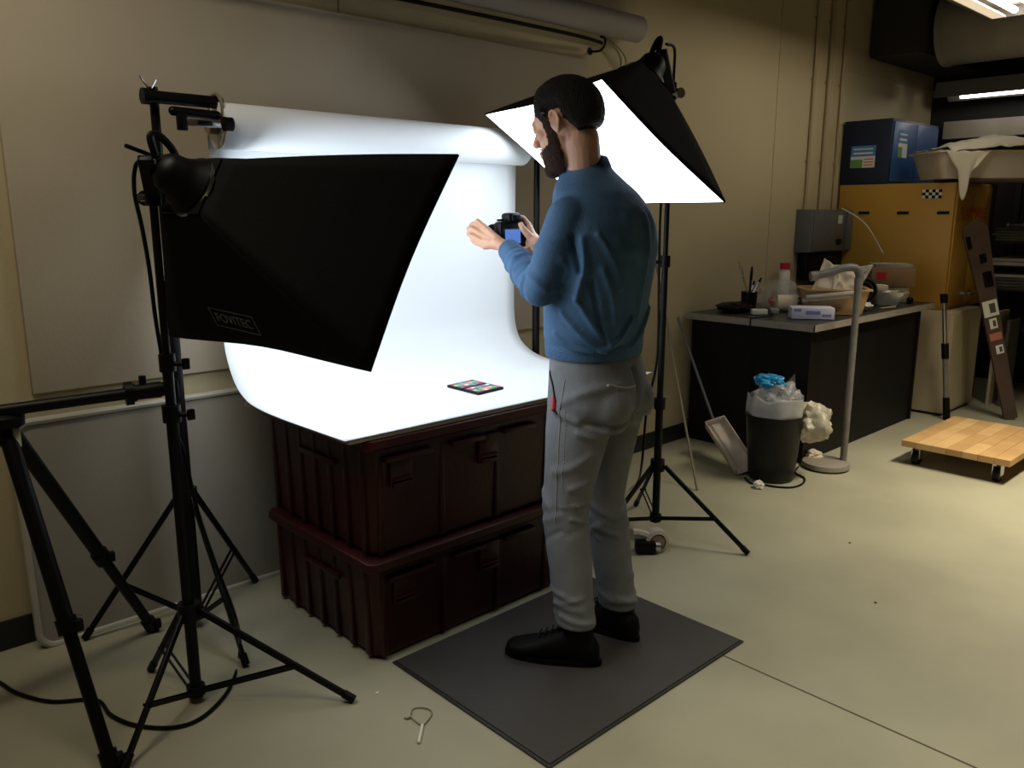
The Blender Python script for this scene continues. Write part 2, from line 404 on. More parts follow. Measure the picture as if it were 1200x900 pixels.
# backdrop stands and crossbar
def tripod_stand(name, base, feet, z_up, z_low, top, label, group, strut_frac=0.55, cols=((0.5, 0.016), (1.2, 0.0135), (9, 0.011)), leg_r=0.010, knob_dir=V((0.73, -0.68, 0)), collars=None):
    bx, by = base
    t = empty(name, (bx, by, 0)); tag(t, label, 'light stand', group)
    z0 = z_low - 0.02
    zs = [z0] + [z for z in (collars or [1.05]) if z < top] + [top]
    r = 0.0165
    for a, b in zip(zs, zs[1:]):
        MB().cyl((bx, by, a), (bx, by, b), r, seg=16).build('pole', 'black_metal', t)
        if b != top:
            cl = MB().cyl((bx, by, b - 0.035), (bx, by, b + 0.012), r + 0.008).build('collar', 'black', t)
            p = V((bx, by, b - 0.015))
            MB().cyl(p + knob_dir * (r + .004), p + knob_dir * (r + 0.028), 0.007).box(p + knob_dir * (r + 0.036), (0.02, 0.012, 0.03), None, 0.003).build('knob', 'black', cl)
        r -= 0.003
    MB().cyl((bx, by, z_up - 0.025), (bx, by, z_up + 0.025), 0.031).build('upper_hub', 'black', t)
    MB().cyl((bx, by, z_low - 0.015), (bx, by, z_low + 0.015), 0.026).build('lower_hub', 'black', t)
    for fx, fy in feet:
        d = V((fx - bx, fy - by, 0)).normalized()
        side = V((-d.y, d.x, 0))
        p0 = V((bx, by, z_up)) + d * 0.032; p1 = V((fx, fy, 0.012))
        rot = frame(p1 - p0, side)
        lg = MB().box((p0 + p1) / 2, ((p1 - p0).length, 0.011, 0.019), rot, 0.002).build('leg', 'black_metal', t)
        MB().cyl(p1 - (p1 - p0).normalized() * 0.03, p1 + (p1 - p0).normalized() * 0.006, 0.0125).build('foot_cap', 'black', lg)
        m = p0.lerp(p1, strut_frac)
        q = V((bx, by, z_low)) + d * 0.022
        s = MB()
        for sg in (-1, 1):
            s.box((m + q) / 2 + side * 0.009 * sg, ((m - q).length, 0.003, 0.011), frame(m - q, side))
        s.cyl(m - side * 0.014, m + side * 0.014, 0.004)
        s.build('strut', 'black_metal', t)
    return t

g_bd = 'stands that carry the white backdrop'
S1 = (0.985, 2.635)
st1 = tripod_stand('backdrop_stand', S1, [(0.671, 2.801, 0.000)[:2], (1.283, 2.820, 0.000)[:2], (0.987, 2.280, 0.000)[:2]], 0.478, 0.05, 1.775,
    'thin black backdrop stand at the left end of the white roll, near the wall', g_bd, strut_frac=0.62, collars=[1.1])
st2 = tripod_stand('backdrop_stand', (2.61, 2.62), [(2.9, 2.78), (2.47, 2.83), (2.62, 2.27)], 0.478, 0.05, 1.72,
    'thin black backdrop stand at the right end of the white roll, behind the person', g_bd, strut_frac=0.62, collars=[1.1])
cb = empty('crossbar', (1.8, 2.62, 1.745)); tag(cb, 'black telescoping crossbar end sticking out left of the white roll', 'crossbar')
MB().cyl((0.955, 2.62, 1.745), (1.19, 2.62, 1.745), 0.019).build('tube_section', 'black_metal', cb)
MB().cyl((0.945, 2.62, 1.745), (0.965, 2.62, 1.745), 0.024).build('end_cap', 'black', cb)
MB().cyl((2.50, 2.62, 1.70), (2.63, 2.62, 1.70), 0.019).build('tube_section', 'black_metal', cb)
MB().tube([(1.17 , 2.62 + 0.05 * math.cos(a), 1.72 + 0.05 * math.sin(a)) for a in [k * 2 * PI / 20 for k in range(20)]], 0.006, closed=True).build('end_ring', 'rod', cb)
MB().tube([(0.965, 2.62, 1.77), (0.95, 2.62, 1.79), (0.94, 2.61, 1.80)], 0.003).tube([(0.975, 2.62, 1.77), (0.99, 2.62, 1.795)], 0.003).build('wing_nut', 'silver', cb)
# clamp under the bar
cl = empty('spring_clamp', (1.1, 2.55, 1.67)); tag(cl, 'black and silver clamp gripping the left end of the white roll', 'clamp')
MB().cap((1.015, 2.57, 1.703), (1.15, 2.57, 1.70), 0.014).build('handle', 'black', cl)
MB().box((1.035, 2.56, 1.672), (0.03, 0.02, 0.05), None, 0.004).build('grip', 'black', cl)
MB().box((1.10, 2.555, 1.672), (0.11, 0.016, 0.022), None, 0.004).build('jaw', 'silver', cl)
MB().box((1.10, 2.545, 1.672), (0.045, 0.008, 0.013), None, 0.002).build('screw_block', 'black', cl)
MB().cyl((1.165, 2.555, 1.675), (1.19, 2.555, 1.675), 0.022).build('knob', 'black', cl)

# ------------------------------------------------------------------ softboxes
def softbox(loc_corner, apex, handle_up, label, logo=False, group='softboxes on light stands'):
    """corners TL, TR, BR, BL of the lit front"""
    Cn = [V(c) for c in loc_corner]
    ctr = sum(Cn, V()) / 4
    A = V(apex)
    ax = (ctr - A).normalized()
    ex = ((Cn[1] - Cn[0]) + (Cn[2] - Cn[3])).normalized(); ey = ex.cross(ax).normalized()
    if ey.dot(Cn[0] - Cn[3]) < 0: ey = -ey
    ring = [A + ax * 0.085 + ex * sx * 0.075 + ey * sy * 0.075 for sx, sy in ((-1, 1), (1, 1), (1, -1), (-1, -1))]
    sb = empty('softbox', A); tag(sb, label, 'softbox', group)
    N = 10
    for k in range(4):
        a0, a1 = ring[k], ring[(k + 1) % 4]; b0, b1 = Cn[k], Cn[(k + 1) % 4]
        def fn(u, v, a0=a0, a1=a1, b0=b0, b1=b1):
            p = a0.lerp(a1, u).lerp(b0.lerp(b1, u), v)
            inw = (A + ax * (p - A).dot(ax) - p)
            inw = inw.normalized() if inw.length > 1e-4 else V()
            p = p + inw * 0.012 * math.sin(PI * u) * math.sin(PI * v) + (ctr - b0.lerp(b1, u)).normalized() * 0.018 * math.sin(PI * u) * v * v
            # slight outward bow of the rods near the front
            return p - inw * 0.010 * math.sin(PI * v)
        MB().grid(fn, N, 14).build('side_panel', 'black_fabric', sb, thick=0.003, angle=80)
    # fabric lip round the front
    lip = MB()
    for k in range(4):
        b0, b1 = Cn[k], Cn[(k + 1) % 4]
        def edge(u, v, b0=b0, b1=b1):
            p = b0.lerp(b1, u); q = p + (ctr - p).normalized() * 0.018 * math.sin(PI * u)
            return q + ax * 0.005 * v
        lip.grid(edge, N, 1)
    lip.build('front_lip', 'black_fabric', sb, thick=0.003, angle=80)
    def df(u, v):
        p = Cn[0].lerp(Cn[1], u).lerp(Cn[3].lerp(Cn[2], u), v)
        e = max(math.sin(PI * u) * (abs(v - .5) * 2) ** 4, math.sin(PI * v) * (abs(u - .5) * 2) ** 4)
        return p + (ctr - p).normalized() * (0.019 * e + 0.001) + ax * (0.003 + 0.012 * math.sin(PI * u) * math.sin(PI * v))
    MB().grid(df, 12, 12).build('diffuser', 'diffuser', sb, angle=80)
    # lamp head behind the ring
    MB().box(A + ax * 0.083, (0.156, 0.156, 0.006), frame(ex, ey)).build('back_plate', 'black', sb)
    MB().lathe(A + ax * 0.09, -ax, [(0.078, 0), (0.080, 0.012), (0.066, 0.03), (0.055, 0.05), (0.048, 0.085), (0.03, 0.105), (0.0, 0.11)], 24).build('lamp_head', 'black', sb)
    MB().lathe(A + ax * 0.093, -ax, [(0.083, 0), (0.083, 0.008)], 24).build('speed_ring', 'silver', sb)
    H0 = A + ax * 0.03
    hu = V(handle_up).normalized()
    side = ax.cross(hu).normalized()
    pts = [H0 + hu * 0.035 + ax * 0.025, H0 + hu * 0.075 + ax * 0.03, H0 + hu * 0.095 + ax * 0.0, H0 + hu * 0.075 - ax * 0.035, H0 + hu * 0.02 - ax * 0.04]
    MB().tube(pts, 0.010, smooth=6).build('handle', 'black', sb)
    return sb, A, ax, ex, ey, Cn, ring

R_C = [(2.25, 2.55, 1.79), (1.97, 1.70, 1.80), (2.42, 1.54, 1.44), (2.70, 2.40, 1.42)]
sbR, AR, axR, exR, eyR, CR, ringR = softbox(R_C, (2.585, 1.975, 1.955), (0.2, -0.1, 1), 'large black softbox with its glowing white front tilted down behind the head of the person')
L_C = [(1.215, 2.62, 1.575), (1.44, 1.745, 1.555), (1.112, 1.705, 1.015), (0.95, 2.575, 1.025)]
sbL, AL, axL, exL, eyL, CL, ringL = softbox(L_C, (0.80, 2.12, 1.51), (-0.25, 0.05, 1), 'black softbox seen from behind in the left foreground, its front turned to the backdrop')
# logo on the lower panel of the left softbox
b0, b1 = CL[3], CL[2]
bl, br, ap = b0, b1, AL
n = (br - bl).cross(ap - bl).normalized()
if n.dot(V((0, 0, 1.4)) - bl) < 0: n = -n
xd = (br - bl).normalized()
yd = n.cross(xd).normalized()
ROT = Matrix((xd, yd, n)).transposed()

dg = bpy.context.evaluated_depsgraph_get()
bpy.context.view_layer.update()
dg = bpy.context.evaluated_depsgraph_get()
def hit(px_dir):
    r, loc, nor, idx, ob, mt = scene.ray_cast(dg, V((0, 0, 1.4)), px_dir.normalized())
    return loc, nor, ob
lo, no, ob = hit(V((414.240, 914.427, -121.879)))
le, _, _ = hit(V((397.445, 931.601, -116.984))); re_, _, _ = hit(V((430.896, 897.103, -127.752)))
xd = (re_ - le).normalized(); nn = no if no.dot(V((0, 0, 1.4)) - lo) > 0 else -no
yd = nn.cross(xd).normalized(); xd = yd.cross(nn)
ROT = Matrix((xd, yd, nn)).transposed()
W_ = (re_ - le).length
M['logo'] = material('logo_print', (0.16, 0.155, 0.16), 0.6)
plate = MB()
for sx in (-1, 1): plate.box(lo + nn * 0.006 + xd * sx * W_ * 0.53, (0.002, W_ * 0.36, 0.001), ROT)
for sy in (-1, 1): plate.box(lo + nn * 0.006 + yd * sy * W_ * 0.18, (W_ * 1.07, 0.002, 0.001), ROT)
logo = plate.build('logo_patch', 'logo', sbL)
text_mesh('FOVITEC', W_ * 0.26, lo + nn * 0.006, ROT, 'lettering', 'logo', logo, 0.0004, 1.0, 0.86)

# light stands under the softboxes
def bracket(sb, A, ax, base, top):
    p = A - ax * 0.05
    q = V((base[0], base[1], top))
    MB().cyl(q - V((0, 0, 0.02)), q + V((0, 0, 0.045)), 0.02).box(q.lerp(p, 0.5), ((p - q).length, 0.02, 0.035), frame(p - q, V((0, 0, 1))), 0.004).build('tilt_bracket', 'black', sb)
    s = ax.cross(V((0, 0, 1))).normalized()
    MB().cyl(q - s * 0.02, q - s * 0.05, 0.012).cyl(q - s * 0.045, q - s * 0.06, 0.02).build('knob', 'chrome', sb)
g_ls = 'stands that carry the softboxes'
S2 = (0.800, 2.205)
tripod_stand('light_stand', S2, [(1.128, 1.883, 0.000)[:2], (0.541, 2.029, 0.000)[:2], (0.760, 2.453, 0.000)[:2]], 0.285, 0.035, 1.44,
    'black tripod light stand in the left foreground under the dark back of the softbox', g_ls, strut_frac=0.62, collars=[0.88, 1.02])
bracket(sbL, AL, axL, S2, 1.44)
S3 = (2.775, 2.035)
tripod_stand('light_stand', S3, [(2.905, 1.655), (3.03, 2.34), (2.40, 2.10)], 0.335, 0.095, 1.86,
    'black tripod light stand right of the person under the glowing softbox', g_ls, strut_frac=0.62, collars=[0.62, 1.22], knob_dir=V((-0.73, 0.68, 0)))
bracket(sbR, AR, axR, S3, 1.86)

# cables
tag(MB().tube([AR - axR * 0.08, (2.72, 1.99, 2.02), (2.761, 2.017, 1.949), (2.775, 2.031, 1.869), (2.780, 2.053, 1.817), (2.795, 2.067, 1.705), (2.786, 2.076, 1.402), (2.788, 2.073, 1.123), (2.792, 2.070, 0.797), (2.781, 2.107, 0.568), (2.787, 2.129, 0.310), (3.299, 2.549, 0.000), (3.006, 2.414, 0.000)], 0.0055, smooth=6).build('cord_or_cable', 'black'),
    'black power cable hanging down beside the right softbox stand', 'cable')
tag(MB().tube([AL - axL * 0.1, (0.822, 2.178, 1.533), (0.786, 2.225, 1.534), (0.776, 2.248, 1.509), (0.772, 2.252, 1.449), (0.780, 2.245, 1.368), (0.787, 2.238, 1.258), (0.790, 2.235, 1.133), (0.796, 2.229, 1.017), (0.804, 2.235, 0.897), (0.811, 2.243, 0.831), (0.834, 2.235, 0.745),
    (0.853, 2.217, 0.568), (0.880, 2.191, 0.411), (0.915, 2.159, 0.237), (1.003, 2.354, 0.010), (0.897, 2.193, 0.007), (0.783, 2.107, 0.007), (0.700, 2.110, 0.007), (0.625, 2.191, 0.007), (0.589, 2.290, 0.007), (0.581, 2.400, 0.007), (0.484, 2.479, 0.007), (0.422, 2.597, 0.007), (0.391, 2.718, 0.007), (0.312, 2.974, 0.007)], 0.0055, smooth=6).build('cord_or_cable', 'black'),
    'black power cable dropping from the left softbox and looping over the floor', 'cable')

# ------------------------------------------------------------------ camera tripod at the far left
tp = empty('camera_tripod', (0.42, 2.47, 0)); tag(tp, 'heavy black camera tripod cut off by the left edge, its centre column swung sideways', 'tripod')
T0 = V((0.447, 2.434, 0.869))
fA = V((0.515, 2.039, 0.000)); fB = V((0.863, 2.715, 0.000)); fC = V((T0.x - 0.42, T0.y + 0.12, 0))
for f, sh in ((fA, 0), (fB, 0.01), (fC, 0)):
    d = (f - T0).normalized()
    start = T0 + V((0, 0, -0.0)) + d * 0.02
    L = (f - start).length
    e1 = start + d * L * 0.58; e2 = start + d * L * 0.96
    lg = MB().cyl(start, e1, 0.021, seg=16).build('leg', 'black_metal', tp)
    MB().cyl(e1, f, 0.0165, seg=16).build('leg_tube', 'black_metal', lg)
    for e, r in ((e1, 0.026), (e2, 0.023)):
        MB().cyl(e - d * 0.02, e + d * 0.022, r).box(e + V((0.69, -0.6, 0)).normalized() * (r + .004), (0.02, 0.02, 0.032), None, 0.004).build('leg_lock', 'black', lg)
    MB().cyl(f - d * 0.03, f, 0.021, 0.017).build('rubber_foot', 'black', lg)
e = fA.lerp(T0, 0.43) + V((0.69, -0.6, 0)).normalized() * 0.032
MB().tube([e + V((0, 0, .012)), e + V((.012, -.012, .012)), e + V((.012, -.012, -.008)), e + V((0, 0, -.008))], 0.003, closed=True).build('lock_lever', 'silver', tp)
MB().lathe(T0 + V((0, 0, -0.03)), (0, 0, 1), [(0.03, 0), (0.05, 0.015), (0.052, 0.04), (0.03, 0.055)], 20).build('shoulder', 'black', tp)
MB().box(T0 + V((0.02, -0.03, -0.045)), (0.02, 0.02, 0.055), None, 0.005).build('angle_lock', 'silver', tp)
a0 = V((0.366, 2.427, 0.896)); a1 = V((0.739, 2.352, 0.909))
MB().cyl(a0, a1, 0.0165, seg=16).build('centre_column', 'black_metal', tp)
ad = (a1 - a0).normalized()
MB().cyl(a1 - ad * 0.008, a1 + ad * 0.012, 0.034).cyl(a1 - ad * 0.0, a1 + ad * 0.02, 0.026).build('column_flange', 'black', tp)
bh = MB().cyl(a1 + ad * 0.015, a1 + ad * 0.085, 0.022, 0.024).ball(a1 + ad * 0.088, 0.021).cyl(a1 + ad * 0.09, a1 + ad * 0.118, 0.009).build('ball_head', 'black', tp)
MB().box(a1 + ad * 0.122, (0.012, 0.05, 0.07), frame(ad, V((0, 0, 1))).to_3x3(), 0.003).build('plate', 'black', tp)
MB().cyl(a1 + ad * 0.04 + V((0, 0, .02)), a1 + ad * 0.04 + V((0, 0, .045)), 0.01).build('knob', 'black', tp)

# ------------------------------------------------------------------ grey folding table leaning on wall
lt = empty('folding_table', (1.3, 2.86, 0)); tag(lt, 'grey folding table with rounded corners leaning upright on the wall at left', 'table')
def rr(x0, x1, z0, z1, r, y0, y1, n=6):
    out = []
    for cx, cz, a0 in ((x1 - r, z1 - r, 0), (x0 + r, z1 - r, 90), (x0 + r, z0 + r, 180), (x1 - r, z0 + r, 270)):
        for k in range(n + 1):
            a = math.radians(a0 + 90 * k / n); x = cx + r * math.cos(a); z = cz + r * math.sin(a)
            out.append(V((x, y0 + (y1 - y0) * (z - z0) / (z1 - z0), z)))
    return out
pl = rr(0.545, 2.37, 0.003, 0.755, 0.05, 2.835, 2.868)
MB().prism(pl, (0, 0.018, 0)).build('table_top', 'table_grey', lt)
p2 = rr(0.540, 2.375, 0.0, 0.762, 0.055, 2.833, 2.866)
MB().tube(pl, 0.012, closed=True).build('rim', 'table_edge', lt)
MB().tube([(0.8, 2.875, .1), (0.8, 2.885, .65)], 0.012).tube([(2.1, 2.875, .1), (2.1, 2.885, .65)], 0.012).build('folded_leg', 'black_metal', lt)

# ------------------------------------------------------------------ red crates
def crate(z0, z1, label, seed):
    X0, X1, Y0, Y1 = 1.305, 2.27, 2.012, 2.62
    c = empty('red_crate', ((X0 + X1) / 2, (Y0 + Y1) / 2, z0)); tag(c, label, 'crate', 'stacked red crates under the backdrop')
    fl = 0.012
    zt = z1 - 0.035
    def ring(o, z):
        return [(X0 - o + 0.02, Y0 - o, z), (X1 + o - 0.02, Y0 - o, z), (X1 + o, Y0 - o + 0.02, z), (X1 + o, Y1 + o - 0.02, z), (X1 + o - 0.02, Y1 + o, z), (X0 - o + 0.02, Y1 + o, z), (X0 - o, Y1 + o - 0.02, z), (X0 - o, Y0 - o + 0.02, z)]
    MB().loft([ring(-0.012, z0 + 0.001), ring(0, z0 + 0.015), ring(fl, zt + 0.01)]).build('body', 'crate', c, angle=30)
    # rim
    MB().loft([ring(fl, zt), ring(fl + 0.020, zt), ring(fl + 0.026, zt + 0.008), ring(fl + 0.024, z1 - 0.003), ring(fl + 0.02, z1), ring(fl - 0.02, z1)]).build('rim', 'crate', c, angle=30)
    # second flange under the rim, broken into tabs
    for x0, x1 in ((1.34, 1.52), (1.60, 1.74), (1.83, 1.98), (2.06, 2.22)):
        MB().bb((x0, Y0 - fl - 0.020, zt - 0.045), (x1, Y0 - 0.004, zt - 0.028), 0.003).build('flange', 'crate', c)
    # vertical ribs on the short side and back
    y = Y0 + 0.03
    rnd = random.Random(seed)
    for k in range(7):
        w = 0.022
        MB().bb((X0 - 0.013, y, z0 + 0.01), (X0 + 0.01, y + w, zt), 0.004).build('rib', 'crate', c)
        y += 0.094
    for k, x in enumerate((1.32, 1.56, 1.80, 2.04, 2.24)):
        MB().bb((x, Y0 - 0.011, z0 + 0.01), (x + 0.02, Y0 + 0.01, zt - 0.02), 0.004).build('rib', 'crate', c)
    for x in (1.36, 1.72, 2.06):
        h = MB().bb((x, Y0 - 0.022, zt - 0.13), (x + 0.085, Y0 - 0.004, zt - 0.03), 0.004).build('latch', 'crate', c)
        MB().bb((x + 0.004, Y0 - 0.032, zt - 0.128), (x + 0.081, Y0 - 0.020, zt - 0.116), 0.002).bb((x + 0.004, Y0 - 0.030, zt - 0.110), (x + 0.081, Y0 - 0.020, zt - 0.103), 0.002).build('latch_lip', 'crate', h)
    # recessed hand hold on the short side
    MB().bb((X0 - 0.022, 2.20, zt - 0.09), (X0 - 0.002, 2.42, zt - 0.07), 0.004).build('handle', 'crate', c)
    return c
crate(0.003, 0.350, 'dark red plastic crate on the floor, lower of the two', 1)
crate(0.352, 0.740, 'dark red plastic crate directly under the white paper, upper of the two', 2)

# ------------------------------------------------------------------ floor mat
mt = empty('floor_mat', (1.8, 1.6, 0)); tag(mt, 'dark grey rectangular rubber mat under the feet of the person', 'mat')
MB().bb((1.345, 1.29, 0.002), (2.255, 1.972, 0.010), 0.002).build('mat_surface', 'mat', mt)
MB().bb((1.335, 1.282, 0.0005), (2.265, 1.978, 0.006), 0.002).build('mat_rim', 'mat_edge', mt)

# ------------------------------------------------------------------ colour card
cc = empty('colour_card', (1.96, 2.3, 0.759)); tag(cc, 'small open black case with coloured swatches lying on the white paper', 'colour checker')
A_ = V((1.880, 2.359, 0.762)); B_ = V((2.012, 2.193, 0.762)); C_ = V((1.877, 2.179, 0.762)); D_ = V((2.023, 2.368, 0.762))
ux = (C_ - A_); uy = (D_ - A_)
def card(s0, s1, name):
    p = [A_ + ux * s0, A_ + ux * s1, A_ + ux * s1 + (B_ - C_), A_ + ux * s0 + (B_ - C_)]
    return MB().prism([q + V((0, 0, -0.003)) for q in p], (0, 0, 0.009)).build(name, 'black', cc, smooth=False)
card(0.0, 0.49, 'case_half'); card(0.52, 1.02, 'case_half')
uyy = (B_ - C_)
cols = [(0.5, 0.1, 0.05), (0.7, 0.5, 0.1), (0.1, 0.4, 0.15), (0.05, 0.15, 0.5), (0.5, 0.5, 0.5), (0.6, 0.2, 0.4), (0.1, 0.4, 0.5), (0.75, 0.72, 0.3), (0.85, 0.85, 0.85), (0.3, 0.15, 0.5), (0.2, 0.5, 0.2), (0.8, 0.3, 0.1)]
mats = [material('swatch_ink', c, 0.6) for c in cols]
rnd = random.Random(3)
for h in (0, 1):
    for i in range(4):
        for j in range(6):
            s = h * 0.52 + 0.045 + i * 0.105; t = 0.07 + j * 0.147
            p0 = A_ + ux * s + uyy * t
            MB().prism([p0, p0 + ux * 0.09, p0 + ux * 0.09 + uyy * 0.12, p0 + uyy * 0.12][::1], (0, 0, 0.0072)).build('swatch', mats[(h * 5 + i * 7 + j * 3) % 12], cc, smooth=False)

# ================================================================== THE PERSON
def remesh(mb, voxel, smooth_it, factor=0.5):
    o = mb.build('tmp', 'black', None, smooth=False)
    o.data.materials.clear()
    md = o.modifiers.new('r', 'REMESH'); md.mode = 'VOXEL'; md.voxel_size = voxel; md.adaptivity = 0
    if smooth_it:
        sm = o.modifiers.new('s', 'SMOOTH'); sm.factor = factor; sm.iterations = smooth_it
    bpy.context.view_layer.update()
    ev = o.evaluated_get(bpy.context.evaluated_depsgraph_get())
    me = bpy.data.meshes.new_from_object(ev)
    old = o.data
    bpy.data.objects.remove(o); bpy.data.meshes.remove(old)
    return me
def get_co(me):
    a = np.empty(len(me.vertices) * 3, 'f'); me.vertices.foreach_get('co', a); return a.reshape(-1, 3)
def get_no(me):
    a = np.empty(len(me.vertices) * 3, 'f'); me.vertex_normals.foreach_get('vector', a); return a.reshape(-1, 3)
def set_co(me, c):
    me.vertices.foreach_set('co', c.astype('f').ravel()); me.update()
def seg_dist(P, a, b):
    a = np.array(a, float); b = np.array(b, float); d = b - a
    t = np.clip(((P - a) @ d) / (d @ d), 0, 1)
    q = a + t[:, None] * d
    return np.linalg.norm(P - q, axis=1), t
def ridges(me, lst):
    P = get_co(me).astype(float); Nn = get_no(me).astype(float)
    disp = np.zeros(len(P))
    bm = bmesh.new(); bm.from_mesh(me); tree = BVHTree.FromBMesh(bm); bm.free()
    for pts, w, amp in lst:
        pts = [tree.find_nearest(p)[0] for p in catmull([V(p) for p in pts], 3)]
        best = np.full(len(P), 9.0)
        for a, b in zip(pts, pts[1:]):
            if (b - a).length < 1e-5: continue
            d, t = seg_dist(P, a, b)
            best = np.minimum(best, d)
        disp += amp * np.exp(-(best / w) ** 2)
    for pts, w, amp in ():
        for a, b in zip(pts, pts[1:]):
            d, t = seg_dist(P, a, b)
            disp += amp * np.exp(-(d / w) ** 2)
    set_co(me, P + Nn * disp[:, None])
def finish(me, name, mat, parent, origin):
    me.transform(Matrix.Translation(-V(origin)))
    me.name = name
    me.materials.clear(); me.materials.append(M[mat])
    me.polygons.foreach_set('use_smooth', [True] * len(me.polygons))
    o = bpy.data.objects.new(name, me); COL.objects.link(o)
    if parent is not None: o.parent = parent
    return o
BANG = math.radians(100)
BO = V((1.868, 1.622, 0))
bd = V((math.cos(BANG), math.sin(BANG), 0)); bl_ = V((-bd.y, bd.x, 0))
def Lw(f, l, z): return BO + bd * f + bl_ * l + V((0, 0, z))
def ell(fc, lc, z, a, b, n=32, e=2.25, tilt=0.0):
    out = []
    for k in range(n):
        t = k * 2 * PI / n; c, s = math.cos(t), math.sin(t)
        out.append(Lw(fc + b * math.copysign(abs(s) ** (2 / e), s), lc + a * math.copysign(abs(c) ** (2 / e), c), z + tilt * s))
    return out
# --- head frame
hang = math.radians(105); pit = math.radians(17)
fh = V((math.cos(hang) * math.cos(pit), math.sin(hang) * math.cos(pit), -math.sin(pit)))
lh = V((-math.sin(hang), math.cos(hang), 0)); uh = fh.cross(lh)
HC = V((1.797, 1.687, 1.667))
HR = Matrix((fh, lh, uh)).transposed()
def Hd(f, l, u): return HC + fh * f + lh * l + uh * u
# --- joints
shL = Lw(-0.002, 0.166, 1.390); elL = V((1.654, 1.644, 1.187)); wrL = V((1.777, 1.912, 1.293))
shR = Lw(-0.002, -0.166, 1.390); elR = Lw(0.05, -0.235, 1.14); wrR = V((1.860, 1.861, 1.303))
hipL, knL, anL = Lw(0.0, 0.095, 0.90), Lw(0.03, 0.105, 0.50), Lw(-0.025, 0.118, 0.14)
hipR, knR, anR = Lw(-0.01, -0.095, 0.90), Lw(0.02, -0.105, 0.50), Lw(-0.045, -0.115, 0.115)
body = MB()
body.loft([ell(0, 0, .86, .13, .09), ell(0, 0, .95, .135, .095), ell(0, 0, 1.05, .13, .09), ell(-.01, 0, 1.2, .145, .1), ell(-.015, 0, 1.32, .165, .105), ell(-.01, 0, 1.42, .14, .075), ell(0.03, 0, 1.48, .07, .06)])
for a, b, c, r in ((shL, elL, wrL, (.048, .036, .026)), (shR, elR, wrR, (.048, .036, .026))):
    body.cap(a, b, r[0], r[1]); body.cap(b, c, r[1], r[2])
for a, b, c in ((hipL, knL, anL), (hipR, knR, anR)):
    body.cap(a - (a - BO - V((0, 0, a.z))) * .12, b, .062, .046); body.cap(b, c, .044, .034)
    body.cap(V((c.x, c.y, .075)), V((c.x, c.y, .045)) + bd * 0.11, .030, .020); body.cap(c, V((c.x, c.y, .075)), .034, .030)
# neck and head
body.cap(Lw(0.044, 0, 1.47), Hd(-0.030, 0, -0.070), 0.057, 0.054, 20)
body.ball(Hd(-0.004, 0, 0.012), 1, 28, (0.098, 0.076, 0.090), HR)
body.ball(Hd(0.030, 0, -0.045), 1, 24, (0.064, 0.061, 0.075), HR)
body.ball(Hd(0.040, 0, -0.095), 1, 20, (0.052, 0.050, 0.046), HR)
body.ball(Hd(0.076, 0, -0.122), 0.022, 14, (1, 1.1, .9), HR)      # chin
body.cap(Hd(0.085, -0.028, 0.012), Hd(0.085, 0.028, 0.012), 0.012)  # brow
body.cap(Hd(0.090, 0, 0.0), Hd(0.112, 0, -0.036), 0.008, 0.012)     # nose
body.ball(Hd(0.106, 0.012, -0.040), 0.008); body.ball(Hd(0.106, -0.012, -0.040), 0.008)
for s in (-1, 1):
    body.ball(Hd(0.062, s * 0.040, -0.028), 0.022, 14, (1, .9, .9), HR)      # cheekbones
    body.ball(Hd(0.082, s * 0.031, -0.006), 0.013)                          # eyes
    body.ball(Hd(-0.006, s * 0.0765, -0.018), 1, 16, (0.017, 0.010, 0.031), HR)  # ear
    body.tube([Hd(0.008, s * .079, -.03), Hd(0.008, s * .083, .0), Hd(-.004, s * .088, .014), Hd(-.019, s * .089, .004), Hd(-.020, s * .087, -.018), Hd(-.006, s * .081, -.046)], 0.0045, smooth=4)
body.cap(Hd(0.096, -0.018, -0.070), Hd(0.096, 0.018, -0.070), 0.0065)
body.cap(Hd(0.094, -0.016, -0.081), Hd(0.094, 0.016, -0.081), 0.007)
# hands: chains of joints (fingers differ in length and bend)
def chain(mb, pts, r0, r1):
    pts = [V(p) for p in pts]; n = len(pts) - 1
    for i in range(n):
        mb.cap(pts[i], pts[i + 1], r0 + (r1 - r0) * i / n, r0 + (r1 - r0) * (i + 1) / n, 10)
KL = [V((1.763, 1.993, 1.348)), V((1.748, 1.993, 1.332)), V((1.740, 1.988, 1.313)), V((1.740, 1.980, 1.297))]
pc = V((1.761, 1.947, 1.311))
for k in KL: chain(body, [wrL.lerp(pc, .5), pc.lerp(k, .5), k], .019, .0105)
chain(body, [wrL, pc], .023, .020)
FL = [[(1.763, 1.993, 1.348), (1.749, 2.027, 1.369), (1.756, 2.061, 1.366), (1.785, 2.069, 1.357)],
      [(1.748, 1.993, 1.332), (1.734, 2.035, 1.353), (1.745, 2.065, 1.352), (1.779, 2.075, 1.344)],
      [(1.740, 1.988, 1.313), (1.725, 2.029, 1.332), (1.738, 2.058, 1.336), (1.775, 2.071, 1.330)],
      [(1.740, 1.980, 1.297), (1.726, 2.014, 1.310), (1.737, 2.039, 1.318), (1.765, 2.046, 1.317)]]
for fl_, r in zip(FL, (.0098, .0098, .0092, .0080)): chain(body, fl_, r, r * .8)
chain(body, [(1.764, 1.938, 1.314), (1.758, 1.964, 1.335), (1.752, 1.997, 1.359), (1.744, 2.019, 1.377)], .015, .0088)
pr = V((1.876, 1.901, 1.323))
chain(body, [wrR, pr], .023, .020)
KR = [V((1.892, 1.934, 1.363)), V((1.898, 1.935, 1.344)), V((1.896, 1.937, 1.322)), V((1.885, 1.934, 1.300))]
for k in KR: chain(body, [wrR.lerp(pr, .6), pr.lerp(k, .5), k], .017, .0105)
